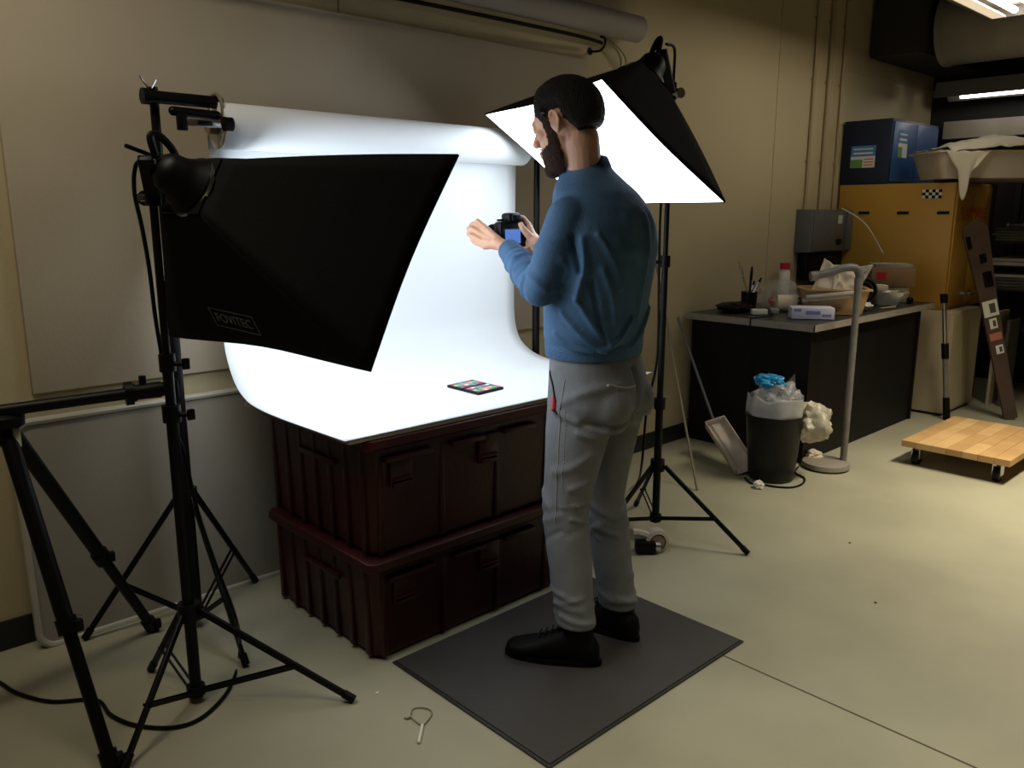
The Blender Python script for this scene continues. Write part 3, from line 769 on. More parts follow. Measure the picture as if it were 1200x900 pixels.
FR = [[(1.892, 1.934, 1.363), (1.878, 1.947, 1.386), (1.858, 1.959, 1.389), (1.845, 1.965, 1.382)],
      [(1.898, 1.935, 1.344), (1.914, 1.968, 1.346), (1.907, 1.989, 1.346), (1.889, 1.991, 1.346)],
      [(1.896, 1.937, 1.322), (1.912, 1.970, 1.321), (1.905, 1.991, 1.321), (1.887, 1.993, 1.321)],
      [(1.885, 1.934, 1.300), (1.899, 1.969, 1.291), (1.887, 1.980, 1.288), (1.867, 1.971, 1.291)]]
for fl_, r in zip(FR, (.0098, .0098, .0092, .0080)): chain(body, fl_, r, r * .8)
chain(body, [(1.866, 1.883, 1.310), (1.848, 1.893, 1.335), (1.836, 1.904, 1.353), (1.834, 1.913, 1.367)], .014, .0088)
me_body = remesh(body, 0.0036, 3, 0.5)
person = finish(me_body, 'person', 'skin', None, BO)
person.location = BO
tag(person, 'bearded person in a blue sweater and grey trousers standing and holding a camera', 'person')

# --- hair and beard grown from the head surface
def shell(name, mat, keep, thick, smooth=2):
    src = me_body
    P = get_co(src).astype(float) + np.array(BO)
    Nn = get_no(src).astype(float)
    q = (P - np.array(HC)) @ np.array(HR)      # f, l, u
    m = keep(q)                                # 0..1 thickness mask
    bm = bmesh.new(); bm.from_mesh(src)
    bm.verts.ensure_lookup_table()
    lay = bm.verts.layers.float.new('m')
    for v in bm.verts: v[lay] = float(m[v.index])
    dele = [v for v in bm.verts if m[v.index] <= 0.0]
    newco = P + Nn * (0.0006 + thick * np.clip(m, 0, 1))[:, None]
    for v in bm.verts: v.co = V(newco[v.index])
    bmesh.ops.delete(bm, geom=dele, context='VERTS')
    for _ in range(smooth): bmesh.ops.smooth_vert(bm, verts=[v for v in bm.verts if not v.is_boundary], factor=0.4, use_axis_x=True, use_axis_y=True, use_axis_z=True)
    # short tufts: fine noise along the normal
    bm.normal_update()
    for v in bm.verts:
        nv = noise.noise(v.co * 130) * 0.5 + noise.noise(v.co * 320) * 0.5
        if not v.is_boundary: v.co = v.co + v.normal * nv * 0.0024 * min(1, v[lay])
    me = bpy.data.meshes.new(name); bm.to_mesh(me); bm.free()
    return finish(me, name, mat, person, BO)
def sstep(x, a, b):
    t = np.clip((x - a) / (b - a), 0, 1); return t * t * (3 - 2 * t)
def hair_mask(q):
    f, l, u = q[:, 0], q[:, 1], q[:, 2]
    near = (np.abs(l) < .1) & (u > -.09) & (f < .1) & (u < .14)
    line = np.where(f > 0.045, 0.052 + (0.085 - np.abs(l)) * 0.12, np.where(f > 0.012, -0.005, -0.052))
    # around the ear the hairline rises
    ear = (np.abs(f + .006) < .024) & (np.abs(l) > .060)
    line = np.where((np.abs(l) > .02) & (f <= 0.02), 0.016, line)
    line = np.where(f < -0.026, -0.016 - 0.042 * sstep(-f, 0.026, 0.055), line)
    m = sstep(u - line, 0.0, 0.030)
    ear2 = (np.abs(l) > .0795) & (u < .02) & (np.abs(f + .006) < .03)
    m = np.where(ear2, 0, m)
    return np.where(near, m, 0)
shell('hair', 'hair', hair_mask, 0.019)
def beard_mask(q):
    f, l, u = q[:, 0], q[:, 1], q[:, 2]
    jaw = (f > 0.012) & (u < -0.055 - 0.25 * (f - 0.02)) & (u > -0.155) & (f + 0.0 * u > 0.012 + 0.35 * np.maximum(0, -u - .10))
    side = (f > 0.008) & (f < 0.042) & (u > -0.08) & (u < 0.02) & (np.abs(l) > .045)
    stache = (f > 0.08) & (u > -0.068) & (u < -0.052)
    lips = (f > 0.088) & (u < -0.064) & (u > -0.088) & (np.abs(l) < .022)
    m = np.zeros(len(f))
    m = np.where(jaw, 1.0, m); m = np.where(side, 0.6, m); m = np.where(stache, .7, m); m = np.where(lips, 0, m)
    back = sstep(f, 0.008, 0.022)
    m = m * back
    m = np.where((np.abs(l) < .1) & (u > -.17), m, 0)
    return m
shell('beard', 'beard', beard_mask, 0.0065)

# --- sweater
sw = MB()
sw.loft([ell(0, 0, 1.012, .166, .130), ell(0, 0, 1.045, .175, .137), ell(-.003, 0, 1.11, .178, .140), ell(-.01, 0, 1.20, .188, .145), ell(-.018, 0, 1.30, .198, .150),
         ell(-.020, 0, 1.37, .194, .137), ell(-.014, 0, 1.42, .172, .122), ell(0.006, 0, 1.462, .145, .110), ell(0.026, 0, 1.492, .110, .092, tilt=-.006), ell(0.040, 0, 1.515, .084, .076, tilt=-.012), ell(0.046, 0, 1.532, .072, .068, tilt=-.018)])
sw.loft([ell(0, 0, .98, .156, .120), ell(0, 0, 1.03, .158, .122)])
sw.ball(Lw(-.01, .148, 1.382), .058, 20); sw.ball(Lw(-.01, -.148, 1.382), .058, 20)
sw.cap(shL, shL.lerp(elL, .5), .057, .056, 20); sw.cap(shL.lerp(elL, .5), elL, .057, .049, 20)
cuffL = elL.lerp(wrL, .90); cuffR = elR.lerp(wrR, .90)
sw.cap(elL, elL.lerp(wrL, .5), .049, .046, 20); sw.cap(elL.lerp(wrL, .5), elL.lerp(wrL, .72), .046, .039, 20)
sw.cap(shR, shR.lerp(elR, .5), .064, .059, 20); sw.cap(shR.lerp(elR, .5), elR, .059, .052, 20)
sw.cap(elR, elR.lerp(wrR, .75), .052, .040, 20)
sw.ball(Lw(-.09, .06, 1.34), 1, 18, (.06, .07, .10)); sw.ball(Lw(-.09, -.06, 1.34), 1, 18, (.06, .07, .10))
me = remesh(sw, 0.005, 22, 0.5)
E_ = elL; Wd = (wrL - elL).normalized()
def around(c, ax, r, a0, a1, n=7, rise=0.0):
    ax = V(ax).normalized(); u = ax.cross(V((0, 0, 1)))
    u = u.normalized() if u.length > 1e-3 else V((1, 0, 0))
    w = ax.cross(u)
    return [c + ax * rise * (k / (n - 1) - .5) + (u * math.cos(math.radians(a0 + (a1 - a0) * k / (n - 1))) + w * math.sin(math.radians(a0 + (a1 - a0) * k / (n - 1)))) * r for k in range(n)]
fold = []
# creases fanning from the armpit down the side
n_fan = len(fold)
fold += [([Lw(-.06, .165, 1.33), Lw(-.07, .175, 1.26), Lw(-.05, .185, 1.17)], .014, .014),
         ([Lw(-.09, .150, 1.34), Lw(-.12, .12, 1.27), Lw(-.13, .09, 1.20)], .012, .010),
         ([Lw(-.03, .19, 1.34), Lw(-.06, .19, 1.24)], .010, -.014),
         ([Lw(-.10, .14, 1.25), Lw(-.12, .11, 1.16), Lw(-.12, .09, 1.08)], .012, .010),
         ([Lw(-.08, .16, 1.22), Lw(-.10, .145, 1.12), Lw(-.11, .12, 1.04)], .011, -.010),
         ([Lw(-.05, .18, 1.16), Lw(-.09, .16, 1.09), Lw(-.12, .11, 1.03)], .013, .012),
         ([Lw(0, .19, 1.12), Lw(-.06, .18, 1.06), Lw(-.11, .12, 1.01)], .012, .010),
         ([Lw(.03, .185, 1.06), Lw(-.03, .185, 1.015), Lw(-.09, .15, 1.0)], .010, .010),
         ([Lw(-.14, .03, 1.10), Lw(-.13, .08, 1.04), Lw(-.10, .13, 1.01)], .012, .009),
         ([Lw(-.155, -.02, 1.40), Lw(-.165, -.01, 1.25), Lw(-.15, 0, 1.10)], .02, .006),
         ([Lw(-.145, -.10, 1.12), Lw(-.14, -.03, 1.05), Lw(-.13, .03, 1.01)], .013, .010),
         ([Lw(-.12, -.13, 1.08), Lw(-.13, -.06, 1.02)], .010, -.008)]
fold = [(p_, w_ * .75, a_ * 1.0) for p_, w_, a_ in fold]
ud = (elL - shL).normalized()
for t, a0, a1, am, ri in ((.35, 150, 260, .004, .05), (.62, 30, 150, .006, -.04), (.80, 10, 120, .007, .05), (.9, 160, 260, .006, -.03)):
    c = shL.lerp(elL, t); fold.append((around(c, ud, .055, a0, a1, 8, ri), .010, am))
for t, a0, a1, am, ri in ((.10, 150, 300, .008, .03), (.22, 170, 320, -.005, -.02), (.30, 200, 330, .008, -.03), (.42, 120, 230, .006, .03), (.52, 220, 340, .007, .03), (.64, 100, 300, .006, -.02), (.30, 20, 110, .005, .04), (.60, 20, 90, .005, -.04)):
    c = elL.lerp(wrL, t); fold.append((around(c, Wd, .048, a0, a1, 9, ri), .008, am))
ridges(me, fold)
sweater = finish(me, 'sweater', 'sweater', person, BO)
# ribbed hem, cuffs and collar
def rib_band(rings, name, n_ribs=60):
    mb = MB(); out = []
    for r in rings:
        c = sum((V(p) for p in r), V()) / len(r)
        out.append([V(p) + (V(p) - c).normalized() * (0.0014 if k % 2 else -0.0010) for k, p in enumerate(r)])
    return mb.loft(out).build(name, 'ribbing', sweater, angle=80)
rib_band([ell(0, 0, .982, .148, .114, 160), ell(0, 0, .982, .164, .130, 160), ell(0, 0, 1.00, .167, .132, 160), ell(0, 0, 1.022, .168, .133, 160), ell(0, 0, 1.036, .164, .129, 160)], 'hem')
rib_band([ell(0.043, 0, 1.516, .0795, .0745, 100, tilt=-.014), ell(0.046, 0, 1.530, .0755, .0710, 100, tilt=-.018), ell(0.049, 0, 1.543, .069, .066, 100, tilt=-.022), ell(0.050, 0, 1.545, .062, .060, 100, tilt=-.022)], 'collar')
def cuff(e, w, name):
    d = (w - e).normalized(); u = d.cross(V((0, 0, 1))).normalized(); v = d.cross(u)
    L = (w - e).length; rings = []
    for t, r in ((.70, .034), (.71, .0385), (.78, .0385), (.88, .0355), (.955, .035), (.96, .031)):
        rings.append([e + d * L * t + (u * math.cos(k * 2 * PI / 72) + v * math.sin(k * 2 * PI / 72)) * r for k in range(72)])
    rib_band(rings, name)
cuff(elL, wrL, 'cuff'); cuff(elR, wrR, 'cuff')

# --- trousers
tr = MB()
tr.loft([ell(-.01, 0, .78, .165, .125), ell(-.018, 0, .84, .174, .140), ell(-.018, 0, .90, .170, .138), ell(-.008, 0, .96, .161, .127), ell(0, 0, 1.0, .153, .119)])
def leg_loft(h, k, a, s):
    rings = []
    for t, q, rl, rf in ((0, 0, .082, .112), (.25, 0, .082, .104), (.5, 0, .076, .092), (.75, 0, .069, .082), (1, 0, .066, .076),):
        c = h.lerp(k, t); rings.append((c, rl, rf))
    for t, rl, rf in ((.15, .066, .074), (.35, .064, .074), (.6, .060, .068), (.85, .057, .064), (1.0, .060, .068)):
        c = k.lerp(a, t); rings.append((c, rl, rf))
    R = []
    for c, rl, rf in rings:
        R.append([c + bl_ * rl * math.cos(j * 2 * PI / 28) + bd * rf * math.sin(j * 2 * PI / 28) for j in range(28)])
    tr.loft(R)
leg_loft(Lw(-.012, .085, .84), knL, anL, 1); leg_loft(Lw(-.018, -.085, .84), knR, anR, -1)
tr.ball(Lw(-.085, .07, .84), 1, 16, (.075, .085, .085)); tr.ball(Lw(-.085, -.07, .84), 1, 16, (.075, .085, .085))
me = remesh(tr, 0.006, 8, 0.5)
fold = []
rw = random.Random(11)
for k, a in ((knL, anL), (knR, anR)):
    for _ in range(9):      # short creases round the back and sides of the knee
        z = rw.uniform(-.12, .07); a0 = rw.uniform(120, 300); da = rw.uniform(45, 110)
        c = k + V((0, 0, z)) + bd * (-.012 if z < 0 else 0)
        fold.append((around(c, V((0, 0, 1)), .066, a0, a0 + da, 7, rw.choice((-1, 1)) * rw.uniform(.02, .06)), rw.uniform(.008, .014), rw.choice((-.6, 1, 1)) * rw.uniform(.004, .0075)))
    for _ in range(7):      # bunching at the hem
        z = rw.uniform(.03, .13); a0 = rw.uniform(0, 360); da = rw.uniform(70, 160)
        fold.append((around(a + V((0, 0, z)), V((0, 0, 1)), .060, a0, a0 + da, 7, rw.choice((-1, 1)) * rw.uniform(.01, .04)), rw.uniform(.008, .013), rw.choice((-.6, 1, 1)) * rw.uniform(.003, .006)))
    for _ in range(5):
        z = rw.uniform(.15, .33); a0 = rw.uniform(0, 360)
        fold.append(([k + V((0, 0, -z)) + bl_ * .06 * math.cos(a0) + bd * .07 * math.sin(a0), k + V((0, 0, -z - .1)) + bl_ * .06 * math.cos(a0 + .5) + bd * .07 * math.sin(a0 + .5)], .014, .003))
# under-seat creases, pocket pull, side seam
fold += [([Lw(-.16, .02, .80), Lw(-.15, .10, .785), Lw(-.07, .165, .80)], .011, -.012),
         ([Lw(-.15, .03, .77), Lw(-.13, .12, .75), Lw(-.05, .165, .77)], .012, .007),
         ([Lw(-.16, -.02, .80), Lw(-.13, -.10, .78)], .011, -.010),
         ([Lw(-.13, .0, .95), Lw(-.17, 0, .86), Lw(-.14, 0, .77)], .009, -.016),
         ([Lw(.03, .165, .83), Lw(-.06, .165, .80), Lw(-.12, .12, .77)], .012, .008),
         ([Lw(.0, .18, .86), Lw(-.08, .16, .90), Lw(-.13, .08, .91)], .014, .006),
         ([Lw(-.09, .14, .70), Lw(-.03, .17, .66), Lw(.03, .17, .64)], .014, .006),
         ([Lw(-.09, .12, .62), Lw(-.03, .17, .59)], .012, .006)]
ridges(me, fold)
trousers = finish(me, 'trousers', 'trouser', person, BO)
bpy.context.view_layer.update()
from mathutils.bvhtree import BVHTree
def surf_line(obj, pts, off, sub=8):
    bm = bmesh.new(); bm.from_mesh(obj.data); bm.transform(Matrix.Translation(BO)); tree = BVHTree.FromBMesh(bm); bm.free()
    out = []
    for p in catmull([V(p) for p in pts], sub):
        loc, nor, i, d = tree.find_nearest(p)
        out.append(loc + nor * off)
    return out
seam = surf_line(trousers, [Lw(.0, .19, .93), Lw(.01, .19, .84), Lw(.015, .19, .72), Lw(.02, .19, .58), Lw(.02, .19, .48)], 0.0008)
MB().tube(seam, 0.0016, seg=6).build('side_seam', 'stitch', trousers)
st = MB()
sm2 = surf_line(trousers, [Lw(-.012, .19, .84), Lw(-.008, .19, .72), Lw(-.002, .19, .58)], 0.001, 30)
for i in range(0, len(sm2) - 1, 2): st.cyl(sm2[i], sm2[i + 1], 0.0011, seg=5)
o = st.build('stitching', 'stitch', trousers)
pk = surf_line(trousers, [Lw(.085, .15, .94), Lw(.06, .19, .90), Lw(.035, .20, .85), Lw(.02, .20, .82)], 0.001)
MB().tube(pk, 0.003, seg=6).build('pocket_edge', 'shoe', trousers)
tg = surf_line(trousers, [Lw(.055, .20, .875), Lw(.035, .20, .835)], 0.002, 6)
MB().tube(tg, [.003, .0075, .0075, .005], seg=8).build('red_tag', 'red', trousers)
wp = surf_line(trousers, [Lw(-.12, .115, .915), Lw(-.155, .06, .905), Lw(-.16, .015, .905)], 0.0005)
MB().tube(wp, 0.0026, seg=6).build('back_pocket', 'stitch', trousers)
bt = surf_line(trousers, [Lw(-.12, .12, .915), Lw(-.121, .118, .914)], 0.002, 1)[0]
MB().ball(bt, 0.005, 8).build('button', 'stitch', trousers)

# --- shoes
def shoe(an, yaw):
    an = V((an.x, an.y, .115)); y = BANG + yaw; d = V((math.cos(y), math.sin(y), 0)); l = V((-d.y, d.x, 0)); h = V((an.x, an.y, 0.011)) - d * 0.075
    def sec(t, w, ht, z0=0.0):
        c = h + d * t; pts = []
        for k in range(20):
            a = k * 2 * PI / 20
            x = w * math.cos(a); z = ht / 2 + ht / 2 * math.sin(a)
            if z < 0.012: z = 0.002
            pts.append(c + l * x + V((0, 0, z + z0)))
        return pts
    mb = MB()
    mb.loft([sec(0, .020, .06), sec(.012, .036, .085), sec(.05, .042, .115), (sec(.10, .043, .12)), sec(.15, .046, .095), sec(.20, .051, .072), sec(.25, .050, .058), sec(.285, .038, .048), sec(.30, .018, .035)])
    mb.cap(h + d * .065 + V((0, 0, .06)), h + d * .065 + V((0, 0, .15)), .047, .046, 18)
    m_ = remesh(mb, 0.005, 4)
    s = finish(m_, 'shoe', 'shoe', person, BO)
    so = MB()
    ring0, ring1 = [], []
    for k in range(28):
        a = k * 2 * PI / 28; x = math.cos(a); 
        w = .047 + .006 * x if x > 0 else .043
        p = h + d * (.148 + .158 * x) + l * w * math.sin(a)
        ring0.append(p); ring1.append(p + V((0, 0, .016)))
    so.loft([ring0, ring1]).build('sole', 'shoe', s)
    lc = MB()
    for k in range(4):
        q = h + d * (.13 + .02 * k) + V((0, 0, .112 - .010 * k))
        lc.tube([q - l * .022, q + V((0, 0, .004)), q + l * .022], 0.0025, seg=6)
    lc.build('laces', 'black', s)
    return s
shoe(anL, math.radians(22)); shoe(anR, math.radians(-2))

# --- the camera in the hands
CC = V((1.840, 1.955, 1.336))
ca = math.radians(84); cp = math.radians(-3)
cf = V((math.cos(ca) * math.cos(cp), math.sin(ca) * math.cos(cp), math.sin(cp)))
cr = V((math.sin(ca), -math.cos(ca), 0)); cu_ = cr.cross(cf)
CRm = Matrix((cr, cu_, cf)).transposed()   # local x right, y up, z forward  (left-handed fixed below)
if CRm.determinant() < 0: CRm = Matrix((cr, cu_, -cf)).transposed()
def Cp(x, y, z): return CC + cr * x + cu_ * y + cf * z
camo = empty('photo_camera', CC); tag(camo, 'black digital camera with a lit blue screen held in both hands', 'camera')
MB().box(Cp(0, -.002, 0), (.126, .082, .038), CRm, .008).build('camera_body', 'black', camo)
MB().box(Cp(.052, -.002, .012), (.028, .082, .05), CRm, .010).build('grip', 'black', camo)
MB().box(Cp(-.005, .050, .0), (.052, .034, .046), CRm, .009).build('viewfinder_hump', 'black', camo)
MB().box(Cp(-.005, .050, -.026), (.034, .022, .010), CRm, .004).build('eyecup', 'black', camo)
MB().lathe(Cp(-.008, -.002, .018), cf, [(.033, 0), (.034, .012), (.036, .02), (.036, .055), (.038, .058), (.038, .078), (.030, .080), (.028, .066)], 28).build('lens', 'black', camo)
sc_ = MB().box(Cp(-.018, -.008, -.0205), (.070, .052, .004), CRm, .002).build('screen_bezel', 'black', camo)
MB().box(Cp(-.018, -.008, -.0235), (.060, .044, .002), CRm).build('screen', 'screen', sc_)
MB().cyl(Cp(.042, .040, .0), Cp(.042, .049, .0), .012).build('mode_dial', 'silver', camo)
MB().cyl(Cp(-.048, .040, .0), Cp(-.048, .047, .0), .012).build('dial', 'black', camo)
MB().cyl(Cp(.048, -.005, -.019), Cp(.048, -.005, -.0225), .011).build('thumb_wheel', 'black', camo)
MB().tube([Cp(-.02, -.044, 0), Cp(-.01, -.055, -.004), Cp(.0, -.056, -.004), Cp(.008, -.045, 0)], .004, smooth=4).build('strap_stub', 'black', camo)

# ================================================================== RIGHT SIDE OF THE ROOM
# ---- desk
dk = empty('desk', (5.0, 2.5, 0)); tag(dk, 'black desk with a grey edged worktop standing against the wall', 'desk')
MB().bb((4.195, 2.075, 0.772), (5.90, 2.905, 0.806)).build('worktop', 'desk_top', dk, smooth=False)
MB().bb((4.190, 2.070, 0.770), (4.195, 2.905, 0.808)).bb((4.190, 2.070, 0.770), (5.905, 2.075, 0.808)).build('edge_band', 'desk_edge', dk, smooth=False)
MB().bb((4.26, 2.12, 0.002), (4.285, 2.90, 0.772)).build('side_panel', 'desk_base', dk)
MB().bb((5.78, 2.12, 0.002), (5.805, 2.90, 0.772)).build('side_panel', 'desk_base', dk)
MB().bb((4.285, 2.13, 0.002), (5.78, 2.15, 0.772)).build('front_panel', 'desk_base', dk)

# ---- yellow safety cabinet on a cream base
cbx = empty('cream_cabinet', (6.3, 2.2, 0)); tag(cbx, 'low cream painted cabinet on the floor carrying the yellow cabinet', 'cabinet')
MB().bb((6.02, 1.99, 0.02), (6.60, 2.86, 0.735), 0.004).build('cabinet_body', 'cream', cbx)
MB().bb((6.04, 2.01, 0.0), (6.58, 2.84, 0.02)).build('plinth', 'baseboard', cbx)
MB().bb((6.04, 1.984, 0.04), (6.305, 1.99, 0.72)).build('cabinet_door', 'cream', cbx)
MB().bb((6.315, 1.984, 0.04), (6.58, 1.99, 0.72)).build('cabinet_door', 'cream', cbx)
yc = empty('safety_cabinet', (6.4, 2.4, 0.737)); tag(yc, 'yellow steel flammables cabinet standing on the cream cabinet', 'cabinet')
MB().bb((6.10, 2.085, 0.737), (6.82, 2.90, 1.61), 0.006).build('cabinet_body', 'yellow', yc)
MB().bb((6.12, 2.073, 0.76), (6.455, 2.085, 1.59), 0.003).build('cabinet_door', 'yellow', yc)
dr = MB().bb((6.465, 2.073, 0.76), (6.80, 2.085, 1.59), 0.003).build('cabinet_door', 'yellow', yc)
MB().cyl((6.49, 2.073, 0.83), (6.49, 2.045, 0.83), 0.012).cyl((6.49, 2.05, 0.83), (6.57, 2.04, 0.83), 0.007).build('handle', 'silver', dr)
MB().cyl((6.42, 2.073, 0.83), (6.42, 2.055, 0.83), 0.012).build('lock', 'silver', yc)
for y in (2.70, 2.42, 2.15):
    MB().bb((6.094, y - 0.04, 1.398), (6.101, y + 0.04, 1.416)).build('vent_slot', 'black', yc)
text_mesh('FLAMMABLE', 0.115, (6.46, 2.0715, 1.40), Matrix((V((1, 0, 0)), V((0, 0, 1)), V((0, -1, 0)))).transposed(), 'lettering', 'label_red', yc, 0.001, 1.0, 0.85)
ck = MB().bb((6.096, 2.17, 1.505), (6.1, 2.30, 1.565)).build('checked_label', 'label_white', yc)
for i in range(6):
    for j in range(3):
        if (i + j) % 2 == 0:
            MB().bb((6.093, 2.17 + i * .0217, 1.505 + j * .02), (6.0965, 2.17 + (i + 1) * .0217, 1.505 + (j + 1) * .02)).build('check', 'black', ck, smooth=False)

bc = empty('blue_cabinet', (6.5, 2.72, 1.612)); tag(bc, 'small blue steel cabinet on top of the yellow cabinet by the wall', 'cabinet')
MB().bb((6.10, 2.55, 1.612), (6.95, 2.90, 2.065), 0.004).build('cabinet_body', 'navy', bc)
for x0, x1 in ((6.12, 6.52), (6.53, 6.93)):
    dd = MB().bb((x0, 2.54, 1.63), (x1, 2.55, 2.045), 0.003).build('cabinet_door', 'blue', bc)
MB().bb((6.50, 2.530, 1.80), (6.52, 2.541, 1.86)).build('handle', 'silver', bc)
def sticker(face, a0, a1, z0, z1):
    def q(b0, b1, c0, c1, t, m, nm, par):
        if face == 'x': return MB().bb((6.1 - t, b0, c0), (6.1, b1, c1)).build(nm, m, par, smooth=False)
        return MB().bb((b0, 2.54 - t, c0), (b1, 2.54, c1)).build(nm, m, par, smooth=False)
    h = z1 - z0; s = q(a0, a1, z0, z1, 0.0015, 'label_white', 'sticker', bc)
    q(a0, a1, z0 + h * .52, z1, 0.0025, 'label_blue', 'sticker_header', s)
    w = a1 - a0
    q(a0 + w * .1, a1 - w * .1, z0 + h * .82, z0 + h * .88, 0.003, 'label_white', 'printed_line', s)
    q(a0 + w * .1, a1 - w * .1, z0 + h * .62, z0 + h * .70, 0.003, 'label_white', 'printed_line', s)
    if face == 'x': q(a0 + w * .5, a1, z0, z0 + h * .38, 0.0025, 'label_green', 'printed_block', s)
    else: q(a0, a0 + w * .45, z0, z0 + h * .38, 0.0025, 'label_green', 'printed_block', s)
    for k in range(3):
        if face == 'x': q(a0 + w * .06, a0 + w * .45, z0 + h * (.1 + .13 * k), z0 + h * (.14 + .13 * k), 0.0025, 'label_red', 'printed_line', s)
sticker('x', 2.655, 2.835, 1.73, 1.885); sticker('y', 6.20, 6.36, 1.80, 1.99)

# ---- cream tub with cloth on the cabinet
td = V((0.735, -0.678, 0)); tn = V((0.678, 0.735, 0)); tc_ = V((6.42, 2.02, 1.612))
tb = empty('plastic_tub', tc_); tag(tb, 'cream plastic tub on the yellow cabinet beside the blue one', 'tub')
def tr_ring(hx, hy, z, r=.04, n=5, c=tc_):
    out = []
    for cx, cy, a0 in ((hx - r, hy - r, 0), (-hx + r, hy - r, 90), (-hx + r, -hy + r, 180), (hx - r, -hy + r, 270)):
        for k in range(n):
            a = math.radians(a0 + 90 * k / (n - 1)); out.append(c + td * (cx + r * math.cos(a)) + tn * (cy + r * math.sin(a)) + V((0, 0, z)))
    return out
MB().loft([tr_ring(.38, .17, .022), tr_ring(.43, .20, .19), tr_ring(.455, .225, .192), tr_ring(.455, .225, .205), tr_ring(.425, .195, .205), tr_ring(.375, .165, .035)]).build('tub_body', 'tub', tb, angle=50)
MB().box(tc_ + V((0, 0, .011)) + td * .08 - tn * .0, (.62, .36, .018), frame(td, tn)).build('tray_board', 'brown', tb)
def cl_fn(u, v):
    x = -0.38 + 0.86 * u
    y = -0.245 + 0.47 * v
    edge = max(0.0, (0.12 - v) / 0.12)
    z = 0.225 + 0.085 * math.sin(PI * u) * math.sin(PI * min(1, v + .15)) + 0.018 * noise.noise(V((u * 6, v * 5, 3))) + 0.012 * noise.noise(V((u * 15, v * 11, 1)))
    z -= 0.035 * edge
    y -= 0.015 * edge
    p = tc_ + td * x + tn * y + V((0, 0, z))
    return p
MBc = MB().grid(cl_fn, 40, 24)
def hang_fn(u, v):
    x = -0.42 + 0.30 * u - 0.03 * v
    drop = (0.10 + 0.22 * math.exp(-((u - .45) / .25) ** 2)) * v
    y = -0.262 - 0.010 * math.sin(u * 14) * v - 0.006 * v
    w = 1 - 0.55 * v
    x = -0.26 + (x + 0.26) * w
    return tc_ + td * x + tn * y + V((0, 0, 0.195 - drop + 0.004 * math.sin(u * 20)))
MBc.grid(hang_fn, 20, 14)
tag(MBc.build('draped_cloth', 'cloth', thick=0.004, angle=80), 'rumpled cream cloth draped over the cream tub, one corner hanging down', 'cloth')

# ---- shelving rack at the far right
rk = empty('storage_rack', (7.3, 1.5, 0)); tag(rk, 'black steel storage rack right of the yellow cabinet', 'rack')
for x, y in ((6.97, 2.12), (6.97, 0.9), (7.6, 2.12), (7.6, 0.9)):
    MB().bb((x - .02, y - .02, 0), (x + .02, y + .02, 1.9)).build('upright', 'rack', rk)
for z in (0.55, 0.84, 1.02, 1.20, 1.9):
    MB().bb((6.97, 0.9, z - 0.015), (7.6, 2.12, z), 0.002).build('shelf', 'rack', rk)
g = 'stacks on the storage rack'
def slab(name, y0, y1, z0, z1, mat, label, cat, x0=6.93):
    s = empty(name, ((x0 + 7.5) / 2, (y0 + y1) / 2, z0)); tag(s, label, cat, g)
    nn_ = max(1, int((z1 - z0) / 0.018)); r = random.Random(int(z0 * 100))
    for k in range(nn_):
        a = z0 + (z1 - z0) * k / nn_; b = z0 + (z1 - z0) * (k + 1) / nn_ - 0.002
        MB().bb((x0 + r.uniform(-.015, .015), y0 + r.uniform(0, .03), a), (7.5, y1 - r.uniform(0, .03), b), 0.002).build('sheet', mat, s, smooth=False)
slab('grey_bundle', 1.1, 2.08, 1.202, 1.30, 'stack_grey', 'thick grey bundle on the top loaded shelf of the rack', 'bundle')
slab('pale_sheets', 1.1, 2.08, 1.022, 1.075, 'stack_white', 'pale flat sheets on the rack below the grey bundle', 'sheets', 6.91)
slab('grey_sheets', 1.1, 2.08, 0.842, 0.93, 'stack_grey', 'dark grey sheets on the lowest loaded shelf of the rack', 'sheets')
slab('pale_sheets', 1.3, 2.08, 0.932, 0.955, 'stack_white', 'thin pale sheets lying on the dark grey sheets', 'sheets')
tag(MB().tube([(6.98, 1.9, 1.318), (7.02, 1.6, 1.33), (7.1, 1.4, 1.312), (7.2, 1.7, 1.325), (7.15, 1.98, 1.312), (7.0, 2.0, 1.318)], 0.012, smooth=6).build('white_tubing', 'stack_white'), 'coil of white tubing on top of the grey bundle', 'tubing')
for k, y in enumerate((1.92, 1.84)):
    tag(MB().cyl((6.9, y, 0.865 + .0), (6.9, y - 0.6, 0.865), 0.02).build('roll_of_film', 'label_white') if False else MB().bb((6.66, y - .03, 0.0), (6.90, y - .01, 0.70 - k * 0.06)).build('leaning_panel', 'cream' if k == 0 else 'stack_grey'),
        ('cream panel' if k == 0 else 'dark grey panel') + ' standing on edge beside the cream cabinet', 'panel', 'panels beside the cream cabinet')

# ---- brown perforated board leaning, with stickers
lb = empty('slotted_board', (6.2, 1.7, 0)); tag(lb, 'long narrow brown board with round top, black slots and stickers, leaning upright', 'board')
bt_ = V((6.28, 1.63, 0.006)); tp_ = V((6.061, 1.922, 1.280))
up = (tp_ - bt_).normalized(); sd = V((0.73, -0.68, 0)); sd = (sd - up * sd.dot(up)).normalized(); nb = sd.cross(up)
if nb.dot(V((0, 0, 1.4)) - bt_) < 0: nb = -nb
Lb = (tp_ - bt_).length
poly = [bt_ - sd * .045, bt_ + sd * .045, bt_ + up * Lb * .6 + sd * .055]
for k in range(9):
    a = math.radians(180 * k / 8); poly.append(tp_ + sd * .085 * math.cos(a) * (1 if k < 8 else 1) + up * .07 * math.sin(a))
poly.append(bt_ + up * Lb * .6 - sd * .055)
MB().prism([p - nb * .012 for p in poly], nb * .02).build('board_panel', 'brown', lb, smooth=False)
Rb = Matrix((sd, up, nb)).transposed()
